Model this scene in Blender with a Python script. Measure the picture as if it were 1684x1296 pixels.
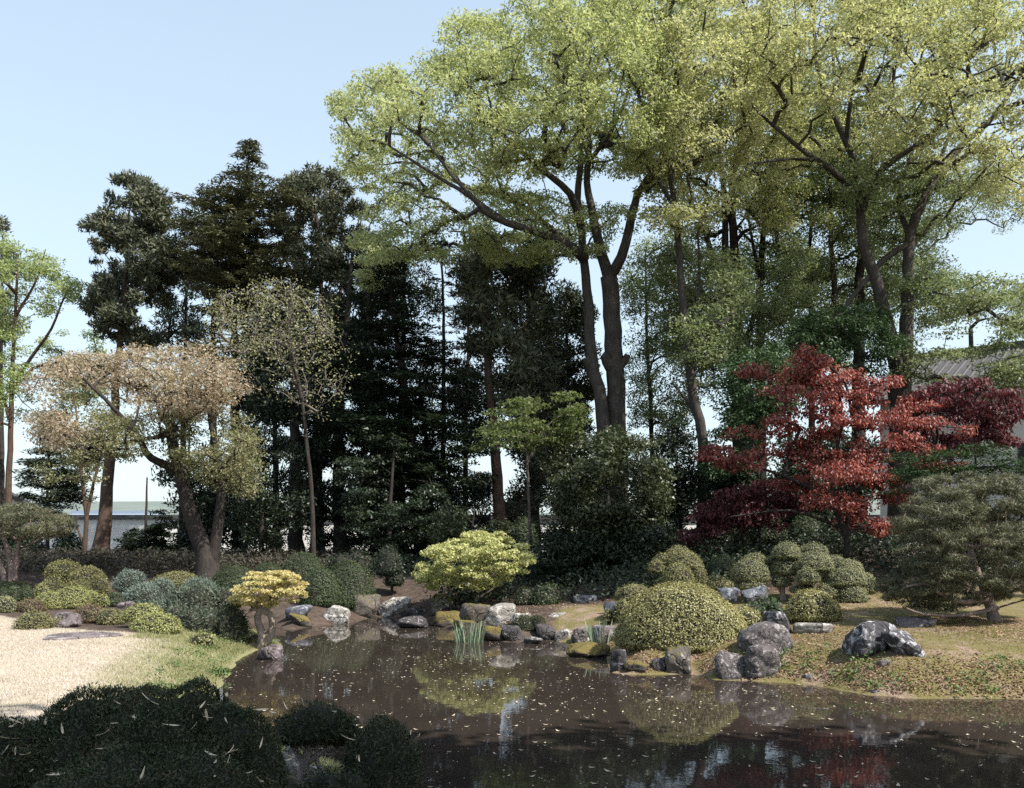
import bpy, bmesh, math, random
import numpy as np
from mathutils import Vector

# ------------------------------------------------------------------ camera, sky, sun, exposure
F, CX, HY, EYE = 1500.0, 842.0, 880.0, 2.2      # focal length in photo pixels, principal column, horizon row, eye height over the water
sc = bpy.context.scene
C = sc.collection
for o in list(bpy.data.objects):
    bpy.data.objects.remove(o)
cam_d = bpy.data.cameras.new("camera")
cam = bpy.data.objects.new("camera", cam_d)
C.objects.link(cam)
sc.camera = cam
cam.location = (0, 0, EYE)
cam.rotation_euler = (math.radians(90), 0, 0)
cam_d.sensor_width = 36.0
cam_d.sensor_fit = 'HORIZONTAL'
cam_d.lens = 36.0 * F / 1684.0
cam_d.shift_y = (HY - 648.0) / 1684.0
cam_d.clip_start = 0.05
cam_d.clip_end = 6000

SUN_EL, SUN_AZ = math.radians(50), math.atan2(0.85, -0.53)   # azimuth clockwise from +Y
world = bpy.data.worlds.new("World")
sc.world = world
world.use_nodes = True
nt = world.node_tree
nt.nodes.clear()
sky = nt.nodes.new("ShaderNodeTexSky")
sky.sky_type = 'NISHITA'
sky.sun_disc = False
sky.sun_elevation = SUN_EL
sky.sun_rotation = SUN_AZ
sky.altitude = 100
sky.air_density = 1.0
sky.dust_density = 1.5
sky.ozone_density = 1.0
bg = nt.nodes.new("ShaderNodeBackground")
bg.inputs[1].default_value = 0.15
wo = nt.nodes.new("ShaderNodeOutputWorld")
hz = nt.nodes.new("ShaderNodeMix"); hz.data_type = 'RGBA'      # thin even veil of spring haze over the clear sky
tcw = nt.nodes.new("ShaderNodeTexCoord"); sxw = nt.nodes.new("ShaderNodeSeparateXYZ"); mrw = nt.nodes.new("ShaderNodeMapRange")
nt.links.new(tcw.outputs["Generated"], sxw.inputs[0]); nt.links.new(sxw.outputs[2], mrw.inputs[0])
for i_, v_ in enumerate((0.0, 1.0, .78, .22)): mrw.inputs[1 + i_].default_value = v_      # haze thins out towards the zenith
nt.links.new(mrw.outputs[0], hz.inputs[0])
hz.inputs[7].default_value = (2.75, 3.22, 3.32, 1)
nt.links.new(sky.outputs[0], hz.inputs[6])
nt.links.new(hz.outputs[2], bg.inputs[0])
nt.links.new(bg.outputs[0], wo.inputs[0])

sun_d = bpy.data.lights.new("sun", 'SUN')
sun_d.energy = 4.5
sun_d.angle = math.radians(0.53)
sun_d.color = (1.0, 0.95, 0.87)
sun = bpy.data.objects.new("sun", sun_d)
C.objects.link(sun)
sdir = Vector((math.sin(SUN_AZ) * math.cos(SUN_EL), math.cos(SUN_AZ) * math.cos(SUN_EL), math.sin(SUN_EL)))
sun.rotation_euler = sdir.to_track_quat('Z', 'Y').to_euler()
sun.location = sdir * 60

sc.view_settings.view_transform = 'Standard'
sc.view_settings.look = 'None'
sc.view_settings.exposure = 1.0
sc.view_settings.gamma = 1.0
sc.view_settings.use_curve_mapping = False
sc.cycles.max_bounces = 6
sc.cycles.diffuse_bounces = 3
sc.cycles.glossy_bounces = 3
sc.cycles.transmission_bounces = 4
sc.cycles.use_denoising = False
sc.cycles.sample_clamp_indirect = 4.0

# ------------------------------------------------------------------ small maths
RNG = np.random.default_rng(7)
def rng_of(s): return np.random.default_rng(s)
def W(px, py, d):
    return np.array([(px - CX) / F * d, d, EYE - (py - HY) / F * d])
def nrm(v):
    return v / np.maximum(np.linalg.norm(v, axis=-1, keepdims=True), 1e-9)
def S(x, a, b):
    t = np.clip((np.asarray(x, float) - a) / (b - a), 0, 1)
    return t * t * (3 - 2 * t)
class SinNoise:
    def __init__(self, seed, n=14, lo=0.6, hi=2.2):
        r = rng_of(seed)
        k = nrm(r.normal(size=(n, 3))) * r.uniform(lo, hi, (n, 1))
        self.k, self.ph = k, r.uniform(0, 6.28, n)
    def __call__(self, p):
        return np.sin(p @ self.k.T + self.ph).sum(-1) / math.sqrt(len(self.ph) / 2.0)
def in_poly(px, py, poly):
    poly = np.asarray(poly, float)
    ins = np.zeros(np.shape(px), bool)
    j = len(poly) - 1
    for i in range(len(poly)):
        xi, yi = poly[i]; xj, yj = poly[j]
        c = ((yi > py) != (yj > py)) & (px < (xj - xi) * (py - yi) / ((yj - yi) or 1e-9) + xi)
        ins ^= c
        j = i
    return ins
def edge_dist(px, py, poly):
    poly = np.asarray(poly, float)
    best = np.full(np.shape(px), 1e9)
    for i in range(len(poly)):
        a = poly[i - 1]; b = poly[i]; ab = b - a
        t = np.clip(((px - a[0]) * ab[0] + (py - a[1]) * ab[1]) / max(ab @ ab, 1e-9), 0, 1)
        best = np.minimum(best, np.hypot(px - a[0] - t * ab[0], py - a[1] - t * ab[1]))
    return best

# ------------------------------------------------------------------ mesh helpers
def new_mesh(name, parts, mats, smooth=False):
    """parts: list of (verts Nx3, faces MxK, material index)"""
    me = bpy.data.meshes.new(name)
    nv = 0; vs = []; ls = []; st = []; tot = []; mi = []; sm = []; nl = 0
    for p in parts:
        V, Q, m = p[0], p[1], p[2]
        if len(Q) == 0: continue
        k = Q.shape[1]
        vs.append(V); ls.append((Q + nv).ravel())
        st.append(nl + np.arange(len(Q)) * k); tot.append(np.full(len(Q), k)); mi.append(np.full(len(Q), m))
        sm.append(np.full(len(Q), p[3] if len(p) > 3 else smooth))
        nv += len(V); nl += Q.size
    vs = np.concatenate(vs); ls = np.concatenate(ls); st = np.concatenate(st); tot = np.concatenate(tot)
    me.vertices.add(nv); me.loops.add(nl); me.polygons.add(len(st))
    me.vertices.foreach_set("co", vs.astype(np.float32).ravel())
    me.loops.foreach_set("vertex_index", ls.astype(np.int32))
    me.polygons.foreach_set("loop_start", st.astype(np.int32))
    me.polygons.foreach_set("loop_total", tot.astype(np.int32))
    for m in mats: me.materials.append(m)
    me.polygons.foreach_set("material_index", np.concatenate(mi).astype(np.int32))
    me.polygons.foreach_set("use_smooth", np.concatenate(sm))
    me.update(calc_edges=True)
    return me
def link(name, me, parent=None, loc=None):
    o = bpy.data.objects.new(name, me)
    C.objects.link(o)
    if parent is not None: o.parent = parent
    if loc is not None: o.location = loc
    return o
def tag(o, label=None, cat=None, group=None, kind=None):
    if label: o["label"] = label
    if cat: o["category"] = cat
    if group: o["group"] = group
    if kind: o["kind"] = kind
    return o
def thing(name, label, cat, loc, group=None):
    o = link(name, None, None, tuple(float(v) for v in loc))
    o.empty_display_size = 0.2
    return tag(o, label, cat, group)
def copy_tree(o, parent=None):
    c = o.copy(); C.objects.link(c)
    if parent is not None: c.parent = parent
    for ch in list(o.children): copy_tree(ch, c)
    return c

def leafquads(P, N, T, L, Wd, fold=0.15, tri=False):
    n = len(P)
    N = nrm(N)
    T = nrm(T - (T * N).sum(-1, keepdims=True) * N)
    B = np.cross(N, T)
    L = np.broadcast_to(L, (n,))[:, None]; Wd = np.broadcast_to(Wd, (n,))[:, None]
    if tri:
        V = np.empty((n, 3, 3))
        V[:, 0] = P - T * L * .5 + B * Wd * .5; V[:, 1] = P - T * L * .5 - B * Wd * .5; V[:, 2] = P + T * L * .5
        return V.reshape(-1, 3), np.arange(n * 3).reshape(n, 3)
    V = np.empty((n, 4, 3))
    V[:, 0] = P - T * L * .5
    V[:, 1] = P + B * Wd * .5 + N * Wd * fold
    V[:, 2] = P + T * L * .5
    V[:, 3] = P - B * Wd * .5 + N * Wd * fold
    return V.reshape(-1, 3), np.arange(n * 4).reshape(n, 4)

def tubes(paths, sides=5, ref=(1.0, 0.13, 0.07), cap=False):
    pts = []; rad = []; tan = []; brk = []
    for p, r in paths:
        p = np.asarray(p, float); t = np.empty_like(p)
        t[1:-1] = p[2:] - p[:-2]; t[0] = p[1] - p[0]; t[-1] = p[-1] - p[-2]
        pts.append(p); rad.append(np.asarray(r, float)); tan.append(t)
        b = np.ones(len(p), bool); b[-1] = False; brk.append(b)
    P = np.concatenate(pts); R = np.concatenate(rad); T = nrm(np.concatenate(tan)); B = np.concatenate(brk)
    ref = np.tile(np.asarray(ref), (len(P), 1))
    alt = np.abs((T * nrm(ref)).sum(-1)) > 0.93
    ref[alt] = (0.1, 0.2, 1.0)
    U = nrm(np.cross(T, ref)); Vv = np.cross(T, U)
    a = np.arange(sides) * 2 * math.pi / sides
    ring = P[:, None] + (U[:, None] * np.cos(a)[None, :, None] + Vv[:, None] * np.sin(a)[None, :, None]) * R[:, None, None]
    i = np.nonzero(B)[0]
    k = np.arange(sides); k2 = (k + 1) % sides
    Q = np.stack([i[:, None] * sides + k, i[:, None] * sides + k2, (i + 1)[:, None] * sides + k2, (i + 1)[:, None] * sides + k], -1)
    return ring.reshape(-1, 3), Q.reshape(-1, 4)

def spline(pts, step):
    p = np.asarray(pts, float)
    if len(p) < 2: return p
    e = np.vstack([2 * p[0] - p[1], p, 2 * p[-1] - p[-2]])
    out = []
    for i in range(1, len(e) - 2):
        a, b, c, d = e[i - 1], e[i], e[i + 1], e[i + 2]
        k = max(2, int(np.linalg.norm(c - b) / step))
        t = np.arange(k)[:, None] / k
        out.append(.5 * (2 * b + (c - a) * t + (2 * a - 5 * b + 4 * c - d) * t ** 2 + (3 * b - 3 * c + d - a) * t ** 3))
    out.append(p[-1:])
    return np.vstack(out)

def box(x0, x1, y0, y1, z0, z1):
    V = np.array([[x, y, z] for z in (z0, z1) for y in (y0, y1) for x in (x0, x1)], float)
    Q = np.array([[0, 2, 3, 1], [4, 5, 7, 6], [0, 1, 5, 4], [1, 3, 7, 5], [3, 2, 6, 7], [2, 0, 4, 6]])
    return V, Q

_ico = {}
def ico(sub):
    if sub not in _ico:
        bm = bmesh.new(); bmesh.ops.create_icosphere(bm, subdivisions=sub, radius=1)
        bm.verts.ensure_lookup_table()
        _ico[sub] = (np.array([v.co[:] for v in bm.verts]), np.array([[v.index for v in f.verts] for f in bm.faces]))
        bm.free()
    return _ico[sub]

# ------------------------------------------------------------------ materials
def mat_new(name):
    m = bpy.data.materials.new(name); m.use_nodes = True
    t = m.node_tree; t.nodes.clear()
    out = t.nodes.new("ShaderNodeOutputMaterial")
    return m, t, out
def rgb(c): return (c[0], c[1], c[2], 1.0)
def ramp(t, src, stops):
    r = t.nodes.new("ShaderNodeValToRGB")
    e = r.color_ramp.elements
    while len(e) < len(stops): e.new(0.5)
    for el, (p, c) in zip(e, stops): el.position = p; el.color = rgb(c)
    t.links.new(src, r.inputs[0])
    return r.outputs[0]
def noise_node(t, scale, detail=4, rough=.55, coord=None, dist=0.0):
    n = t.nodes.new("ShaderNodeTexNoise")
    n.inputs["Scale"].default_value = scale; n.inputs["Detail"].default_value = detail
    n.inputs["Roughness"].default_value = rough; n.inputs["Distortion"].default_value = dist
    if coord is not None: t.links.new(coord, n.inputs["Vector"])
    return n.outputs["Fac"]
def mixc(t, fac, a, b, mode='MIX'):
    m = t.nodes.new("ShaderNodeMix"); m.data_type = 'RGBA'; m.blend_type = mode
    for s, v in ((m.inputs[0], fac), (m.inputs[6], a), (m.inputs[7], b)):
        if hasattr(v, "is_linked") or isinstance(v, bpy.types.NodeSocket): t.links.new(v, s)
        elif isinstance(v, (int, float)): s.default_value = v
        else: s.default_value = rgb(v)
    return m.outputs[2]
def maths(t, op, a, b=0.0, clamp=False):
    m = t.nodes.new("ShaderNodeMath"); m.operation = op; m.use_clamp = clamp
    for s, v in ((m.inputs[0], a), (m.inputs[1], b)):
        if isinstance(v, bpy.types.NodeSocket): t.links.new(v, s)
        else: s.default_value = v
    return m.outputs[0]
def maprange(t, v, a, b, c=0.0, d=1.0):
    m = t.nodes.new("ShaderNodeMapRange"); m.clamp = True
    t.links.new(v, m.inputs[0])
    for i, x in enumerate((a, b, c, d)): m.inputs[1 + i].default_value = x
    return m.outputs[0]
def bump(t, h, strength, dist):
    b = t.nodes.new("ShaderNodeBump"); b.inputs["Strength"].default_value = strength; b.inputs["Distance"].default_value = dist
    t.links.new(h, b.inputs["Height"]); return b.outputs[0]
def pos(t):
    return t.nodes.new("ShaderNodeNewGeometry").outputs["Position"]

def leafmat(name, cols, trans=.35, tcol=None, rough=.5, spec=.25, patch=.35, pscale=.8):
    m, t, out = mat_new(name)
    g = t.nodes.new("ShaderNodeNewGeometry")
    stops = [(i / max(len(cols) - 1, 1), c) for i, c in enumerate(cols)]
    n = noise_node(t, pscale, 3, .6, g.outputs["Position"])
    f = maths(t, 'ADD', maths(t, 'MULTIPLY', g.outputs["Random Per Island"], 1 - patch), maths(t, 'MULTIPLY', maprange(t, n, .3, .7), patch))
    col = ramp(t, f, stops)
    p = t.nodes.new("ShaderNodeBsdfPrincipled")
    t.links.new(col, p.inputs["Base Color"])
    p.inputs["Roughness"].default_value = rough
    p.inputs["Specular IOR Level"].default_value = spec
    if trans > 0:
        tr = t.nodes.new("ShaderNodeBsdfTranslucent")
        tc = mixc(t, 1.0, col, tcol or (1.2, 1.2, .85), 'MULTIPLY')
        t.links.new(tc, tr.inputs[0])
        mx = t.nodes.new("ShaderNodeMixShader"); mx.inputs[0].default_value = trans
        t.links.new(p.outputs[0], mx.inputs[1]); t.links.new(tr.outputs[0], mx.inputs[2])
        t.links.new(mx.outputs[0], out.inputs[0])
    else:
        t.links.new(p.outputs[0], out.inputs[0])
    return m

def barkmat(name, dark, light, scale=6.0, moss=None):
    m, t, out = mat_new(name)
    mp = t.nodes.new("ShaderNodeMapping"); mp.inputs["Scale"].default_value = (1, 1, .16)
    t.links.new(pos(t), mp.inputs[0])
    n1 = noise_node(t, scale * 2.2, 6, .65, mp.outputs[0], .6)
    n2 = noise_node(t, scale * .35, 3, .6, pos(t))
    f = maths(t, 'ADD', maths(t, 'MULTIPLY', maprange(t, n1, .3, .72), .65), maths(t, 'MULTIPLY', maprange(t, n2, .35, .68), .35))
    col = mixc(t, f, dark, light)
    if moss:
        col = mixc(t, maprange(t, noise_node(t, scale * .5, 4, .6, pos(t)), .52, .66), col, moss)
    p = t.nodes.new("ShaderNodeBsdfPrincipled")
    t.links.new(col, p.inputs["Base Color"]); p.inputs["Roughness"].default_value = .85
    p.inputs["Specular IOR Level"].default_value = .2
    t.links.new(bump(t, n1, .9, .05), p.inputs["Normal"])
    t.links.new(p.outputs[0], out.inputs[0])
    return m

def rockmat(name, base, base2, pale, amt, moss=None, mossamt=0.0, scale=5.0):
    m, t, out = mat_new(name)
    tc = t.nodes.new("ShaderNodeTexCoord"); oi = t.nodes.new("ShaderNodeObjectInfo")
    va = t.nodes.new("ShaderNodeVectorMath"); va.operation = 'ADD'
    sc_ = t.nodes.new("ShaderNodeVectorMath"); sc_.operation = 'SCALE'
    cmb = t.nodes.new("ShaderNodeCombineXYZ")
    for i in range(3): t.links.new(oi.outputs["Random"], cmb.inputs[i])
    t.links.new(cmb.outputs[0], sc_.inputs[0]); sc_.inputs["Scale"].default_value = 37.0
    t.links.new(tc.outputs["Object"], va.inputs[0]); t.links.new(sc_.outputs[0], va.inputs[1])
    v = va.outputs[0]
    n1 = noise_node(t, scale * .5, 6, .62, v, .4)
    n2 = noise_node(t, scale * 1.3, 8, .68, v, .8)
    n3 = noise_node(t, scale * 9, 4, .7, v)
    col = mixc(t, maprange(t, n1, .35, .65), base, base2)
    col = mixc(t, maprange(t, n2, .60 - amt * .22, .68 - amt * .22), col, pale)
    col = mixc(t, maths(t, 'MULTIPLY', maprange(t, n3, .5, .75), .5), col, tuple(c * .35 for c in base))
    vo = t.nodes.new("ShaderNodeTexVoronoi"); vo.feature = 'DISTANCE_TO_EDGE'; vo.inputs["Scale"].default_value = scale * .42
    vd = t.nodes.new("ShaderNodeVectorMath"); vd.operation = 'ADD'; nn_ = t.nodes.new("ShaderNodeTexNoise"); nn_.inputs["Scale"].default_value = scale
    t.links.new(v, nn_.inputs["Vector"]); t.links.new(v, vd.inputs[0]); vs_ = t.nodes.new("ShaderNodeVectorMath"); vs_.operation = 'SCALE'; vs_.inputs["Scale"].default_value = .35
    t.links.new(nn_.outputs["Color"], vs_.inputs[0]); t.links.new(vs_.outputs[0], vd.inputs[1]); t.links.new(vd.outputs[0], vo.inputs["Vector"])
    crack = maprange(t, vo.outputs["Distance"], .0, .035)
    col = mixc(t, maths(t, 'MULTIPLY', maths(t, 'SUBTRACT', 1.0, crack), .75), col, tuple(c * .25 for c in base))
    sz = t.nodes.new("ShaderNodeSeparateXYZ"); t.links.new(pos(t), sz.inputs[0])
    wet = maprange(t, maths(t, 'ADD', sz.outputs[2], maths(t, 'MULTIPLY', n2, .1)), .15, .05)
    col = mixc(t, maths(t, 'MULTIPLY', wet, .75), col, tuple(c * .4 for c in base))
    if moss:
        g = t.nodes.new("ShaderNodeNewGeometry")
        sx = t.nodes.new("ShaderNodeSeparateXYZ"); t.links.new(g.outputs["Normal"], sx.inputs[0])
        up = maths(t, 'ADD', sx.outputs[2], maths(t, 'MULTIPLY', maths(t, 'SUBTRACT', n1, .5), 2.6))
        mc = mixc(t, maprange(t, n3, .35, .65), tuple(c * .55 for c in moss), moss)
        col = mixc(t, maprange(t, up, 1.0 - mossamt, 1.25 - mossamt), col, mc)
    p = t.nodes.new("ShaderNodeBsdfPrincipled")
    t.links.new(col, p.inputs["Base Color"]); p.inputs["Roughness"].default_value = .85
    p.inputs["Specular IOR Level"].default_value = .25
    h = maths(t, 'ADD', maths(t, 'ADD', n2, maths(t, 'MULTIPLY', n3, .35)), maths(t, 'MULTIPLY', crack, .6))
    t.links.new(bump(t, h, .8, .06), p.inputs["Normal"])
    t.links.new(p.outputs[0], out.inputs[0])
    return m

def plainmat(name, c, c2=None, rough=.7, scale=3.0, bmp=0.0):
    m, t, out = mat_new(name)
    p = t.nodes.new("ShaderNodeBsdfPrincipled")
    n = noise_node(t, scale, 5, .6, pos(t))
    t.links.new(mixc(t, maprange(t, n, .3, .7), c, c2 or tuple(x * .85 for x in c)), p.inputs["Base Color"])
    p.inputs["Roughness"].default_value = rough
    if bmp: t.links.new(bump(t, n, bmp, .02), p.inputs["Normal"])
    t.links.new(p.outputs[0], out.inputs[0])
    return m

M = {}
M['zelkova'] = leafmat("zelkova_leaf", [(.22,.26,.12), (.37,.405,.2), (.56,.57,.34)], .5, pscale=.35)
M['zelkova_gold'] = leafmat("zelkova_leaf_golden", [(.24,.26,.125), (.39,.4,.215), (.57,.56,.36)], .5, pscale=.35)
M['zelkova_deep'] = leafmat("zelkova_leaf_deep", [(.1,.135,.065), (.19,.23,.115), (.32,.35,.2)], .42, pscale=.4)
M['cedar'] = leafmat("cedar_needles", [(.04,.05,.032), (.085,.095,.058), (.16,.165,.1)], .12, rough=.6)
M['fir'] = leafmat("fir_needles", [(.04,.048,.026), (.085,.093,.05), (.19,.18,.1)], .12, rough=.6)
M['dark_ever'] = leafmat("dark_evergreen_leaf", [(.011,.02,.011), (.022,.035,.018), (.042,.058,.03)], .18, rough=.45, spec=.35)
M['yew'] = leafmat("yew_leaf", [(.018, .04, .014), (.03, .06, .022), (.05, .085, .03)], .15)
M['ever'] = leafmat("evergreen_leaf", [(.026,.038,.018), (.05,.064,.028), (.09,.1,.048)], .22, rough=.4, spec=.4)
M['camellia'] = leafmat("camellia_leaf", [(.024,.045,.018), (.048,.085,.035), (.085,.13,.06)], .2, rough=.5, spec=.2)
M['birch_leaf'] = leafmat("spring_leaf_pale", [(.2,.26,.1), (.28,.34,.14), (.4,.44,.22)], .45)
M['cherry'] = leafmat("cherry_leaf_bronze", [(.24,.175,.13), (.34,.26,.195), (.42,.36,.265), (.29,.29,.175)], .4, pscale=.5)
M['cherry_green'] = leafmat("cherry_leaf_green", [(.14,.15,.07), (.22,.23,.12), (.31,.27,.18)], .4, pscale=.6)
M['bud'] = leafmat("bud_leaf_pale", [(.2, .2, .1), (.32, .31, .19)], .3)
M['maple_bright'] = leafmat("maple_leaf_bright", [(.3,.32,.12), (.44,.45,.2), (.57,.55,.31)], .4, pscale=1.5)
M['maple_gold'] = leafmat("maple_leaf_gold", [(.43,.36,.17), (.55,.47,.24), (.47,.47,.22)], .4, pscale=2.5)
M['maple_green'] = leafmat("maple_leaf_green", [(.05,.075,.025), (.1,.13,.045), (.2,.23,.09)], .42)
M['maple_red'] = leafmat("maple_leaf_red", [(.07,.02,.02), (.175,.047,.04), (.31,.095,.068), (.5,.22,.16)], .38, (1.15, .85, .75), .45, .35, pscale=1.2)
M['maple_dark'] = leafmat("maple_leaf_purple_or_shaded", [(.05,.018,.022), (.09,.028,.032), (.15,.055,.052)], .3, (1.4, .7, .7))  # also paints shade into the low plates of the red maple
M['pine'] = leafmat("pine_needles", [(.05,.058,.034), (.1,.105,.06), (.19,.18,.11)], .15)
M['pine_dark'] = leafmat("pine_needles_old", [(.035, .045, .024), (.075, .085, .045), (.13, .125, .075)], .15)
M['dome'] = leafmat("azalea_leaf_large_dome", [(.085,.065,.038), (.175,.155,.06), (.31,.3,.125), (.48,.47,.24)], .25, rough=.42, spec=.35, patch=.3, pscale=1.7)
M['azalea'] = leafmat("azalea_leaf_fresh", [(.13,.14,.05), (.25,.26,.1), (.42,.42,.19)], .28, patch=.3, pscale=2)
M['azalea_brown'] = leafmat("azalea_leaf_bronze", [(.08,.06,.036), (.15,.11,.065), (.2,.18,.09)], .25, patch=.4, pscale=3)
M['olive'] = leafmat("clipped_leaf_olive", [(.085,.085,.036), (.165,.16,.068), (.3,.285,.14)], .2, patch=.35, pscale=2)
M['box'] = leafmat("clipped_leaf_box", [(.09,.1,.05), (.18,.188,.098), (.33,.32,.18)], .2, patch=.3, pscale=2)
M['box_dark'] = leafmat("clipped_leaf_dark", [(.026, .042, .021), (.052, .075, .034), (.1, .12, .056)], .18)
M['blue'] = leafmat("juniper_leaf_blue", [(.08,.11,.09), (.14,.18,.15), (.25,.29,.24)], .15)
M['grey_green'] = leafmat("conifer_leaf_grey", [(.05, .07, .05), (.09, .115, .08), (.16, .18, .12)], .15)
M['juniper'] = leafmat("juniper_leaf_dark", [(.011,.018,.009), (.024,.036,.015), (.055,.068,.032), (.085,.05,.028)], .15, patch=.4, pscale=4)
M['iris'] = leafmat("iris_blade", [(.14,.19,.13), (.23,.3,.21), (.38,.43,.31)], .3)
M['sasa'] = leafmat("bamboo_grass_leaf", [(.035, .035, .024), (.06, .055, .04), (.11, .095, .075)], .2)
M['drygrass'] = leafmat("dry_lawn_blade", [(.36,.3,.24), (.48,.415,.345), (.57,.51,.445)], .25)
M['greengrass'] = leafmat("green_grass_blade", [(.17,.18,.08), (.28,.28,.14), (.39,.37,.21)], .3)
M['mossgrass'] = leafmat("moss_grass_blade", [(.12,.115,.042), (.2,.19,.07), (.3,.27,.125)], .25)
M['weed'] = leafmat("weed_leaf", [(.05, .09, .03), (.1, .15, .05), (.17, .22, .08)], .25)
M['litter'] = leafmat("fallen_leaf_brown", [(.12, .06, .04), (.25, .15, .1), (.42, .31, .22)], .1)
M['floatleaf'] = leafmat("floating_leaf_tan", [(.32,.25,.17), (.48,.41,.31), (.62,.57,.47)], .1)
M['bamboo_dry'] = leafmat("dry_bamboo_leaf", [(.5,.34,.18), (.7,.58,.42), (.82,.78,.7)], .15)
M['bark_grey'] = barkmat("bark_grey", (.05, .042, .036), (.16, .135, .115))
M['bark_zelkova'] = barkmat("bark_zelkova", (.028, .024, .021), (.1, .086, .075))
M['bark_dark'] = barkmat("bark_dark", (.018, .015, .014), (.06, .05, .043))
M['bark_brown'] = barkmat("bark_brown", (.04, .028, .02), (.13, .085, .06))
M['bark_cedar'] = barkmat("bark_cedar", (.045, .03, .024), (.15, .1, .075), 9)
M['bark_orange'] = barkmat("bark_orange", (.2, .075, .03), (.34, .15, .06), 8)
M['bark_twig'] = barkmat("bark_twig", (.09, .078, .07), (.24, .21, .185), 9)
M['bark_pine'] = barkmat("bark_pine", (.12, .085, .075), (.34, .27, .24), 10)
M['bark_pale'] = barkmat("bark_pale", (.2, .16, .14), (.45, .38, .34), 9)
M['bark_old'] = barkmat("bark_weathered", (.1, .075, .055), (.42, .35, .29), 14)
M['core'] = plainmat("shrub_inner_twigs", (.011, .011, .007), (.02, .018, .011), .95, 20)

# ------------------------------------------------------------------ ground shape
def w0(px, py): return ((px - CX) * EYE / (py - HY), F * EYE / (py - HY))
POND = [w0(*p) for p in [(350, 1139), (390, 1082), (425, 1066), (462, 1072), (455, 1052), (420, 1047), (385, 1043), (388, 1025), (440, 1026),
        (475, 1036), (520, 1030), (575, 1024), (615, 1014), (650, 1016), (700, 1022), (745, 1034), (795, 1053), (860, 1057), (900, 1053), (935, 1056),
        (960, 1060), (1003, 1080), (1010, 1106), (1050, 1110), (1140, 1107), (1180, 1117), (1290, 1122), (1340, 1126), (1420, 1141), (1500, 1148),
        (1620, 1149), (1760, 1150)]] + [(9.6, 11), (10.4, 6), (8, 2.6), (4, 2.6), (1.5, 4.2), (0, 5.8), (-.75, 7.2), (-1.3, 8.2), (-2.4, 9.4), (-3.4, 10.8), (-4.0, 12)]
LAWN = [(-11.2, 19.9), (-8.6, 17.2), (-7.4, 16.2), (-5.7, 15.7), (-4.6, 13.6), (-4.5, 12.2), (-4.1, 11), (-3.5, 9.5), (-3, 5), (-2, 2), (-40, 2), (-40, 19.5)]
gn1, gn2 = SinNoise(3, 16, .35, 1.3), SinNoise(4, 16, 2, 6)
def sdist(x, y):
    d = edge_dist(x, y, POND)
    return np.where(in_poly(x, y, POND), -d, d)
def ground(x, y, s=None):
    x = np.asarray(x, float); y = np.asarray(y, float)
    if s is None: s = sdist(x, y)
    p = np.stack([x, y, np.zeros_like(x)], -1)
    near = S(np.abs(x) + np.abs(y - 18), 90, 40)
    land = .5 + .5 * S(y, 23, 33) + .95 * S(y, 17.5, 29) * S(x, .5, 6) + .12 * S(x, 4, 8) * S(y, 12.5, 16) - .6 * S(y, 50, 110)
    land = land + gn1(p) * .035 * near + gn2(p) * .007 * near
    wb = 2.3 - 1.1 * S(x, 0, 3)
    t = np.clip(s / wb, 0, 1)
    up = land * (1 - (1 - t) ** 2)
    dn = -.8 * S(-s, 0, 1.6)
    return np.where(s > 0, up, dn)
def gz(x, y): return float(ground(np.array([x]), np.array([y]))[0])
_D = np.arange(4.5, 75, .03)
def G(px, py):
    """where the sight line of a photo point meets the ground or the water"""
    x = (px - CX) / F * _D; z = EYE - (py - HY) / F * _D
    h = np.maximum(ground(x, _D), 0)
    k = np.nonzero(z <= h)[0]
    i = k[0] if len(k) else len(_D) - 1
    return np.array([x[i], _D[i], h[i]])

xs = np.concatenate([[-1500, -700, -300, -150, -90, -60, -45, -34, -28, -24], np.arange(-21, 21.01, .2), [24, 28, 34, 45, 60, 90, 150, 300, 700, 1500]])
ys = np.concatenate([[-300, -120, -60, -30, -16, -8, -3, 0], np.arange(2, 40.01, .19), [42, 45, 50, 56, 64, 75, 90, 110, 150, 220, 400, 900, 2500]])
X, Y = np.meshgrid(xs, ys)
SD = sdist(X, Y)
Z = ground(X, Y, SD)
nx, ny = len(xs), len(ys)
idx = np.arange(nx * ny).reshape(ny, nx)
Q = np.stack([idx[:-1, :-1], idx[:-1, 1:], idx[1:, 1:], idx[1:, :-1]], -1).reshape(-1, 4)
me = new_mesh("ground", [(np.stack([X, Y, Z], -1).reshape(-1, 3), Q, 0)], [], True)
lawn_in = in_poly(X, Y, LAWN); ld = edge_dist(X, Y, LAWN)
lawn_w = np.clip(.5 + np.where(lawn_in, ld, -ld) / 1.2, 0, 1)
shore_w = S(SD, 2.2, .6) * S(X, -1.0, -2.5) * S(Y, 20, 17)
moss_w = S(X, .3, 1.5) * S(Y, 24, 19) * S(Y, 10, 11.5)
col = np.stack([lawn_w, moss_w, shore_w, np.ones_like(X)], -1).reshape(-1, 4)
ca = me.color_attributes.new("cover", 'FLOAT_COLOR', 'POINT')
ca.data.foreach_set("color", col.astype(np.float32).ravel())
m, t, out = mat_new("ground_cover")
vc = t.nodes.new("ShaderNodeVertexColor"); vc.layer_name = "cover"
sp = t.nodes.new("ShaderNodeSeparateColor"); t.links.new(vc.outputs[0], sp.inputs[0])
P_ = pos(t)
na, nb, nc, nd = noise_node(t, .9, 5, .6, P_), noise_node(t, 5, 6, .65, P_), noise_node(t, 38, 4, .7, P_), noise_node(t, 2.2, 5, .6, P_, .5)
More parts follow.
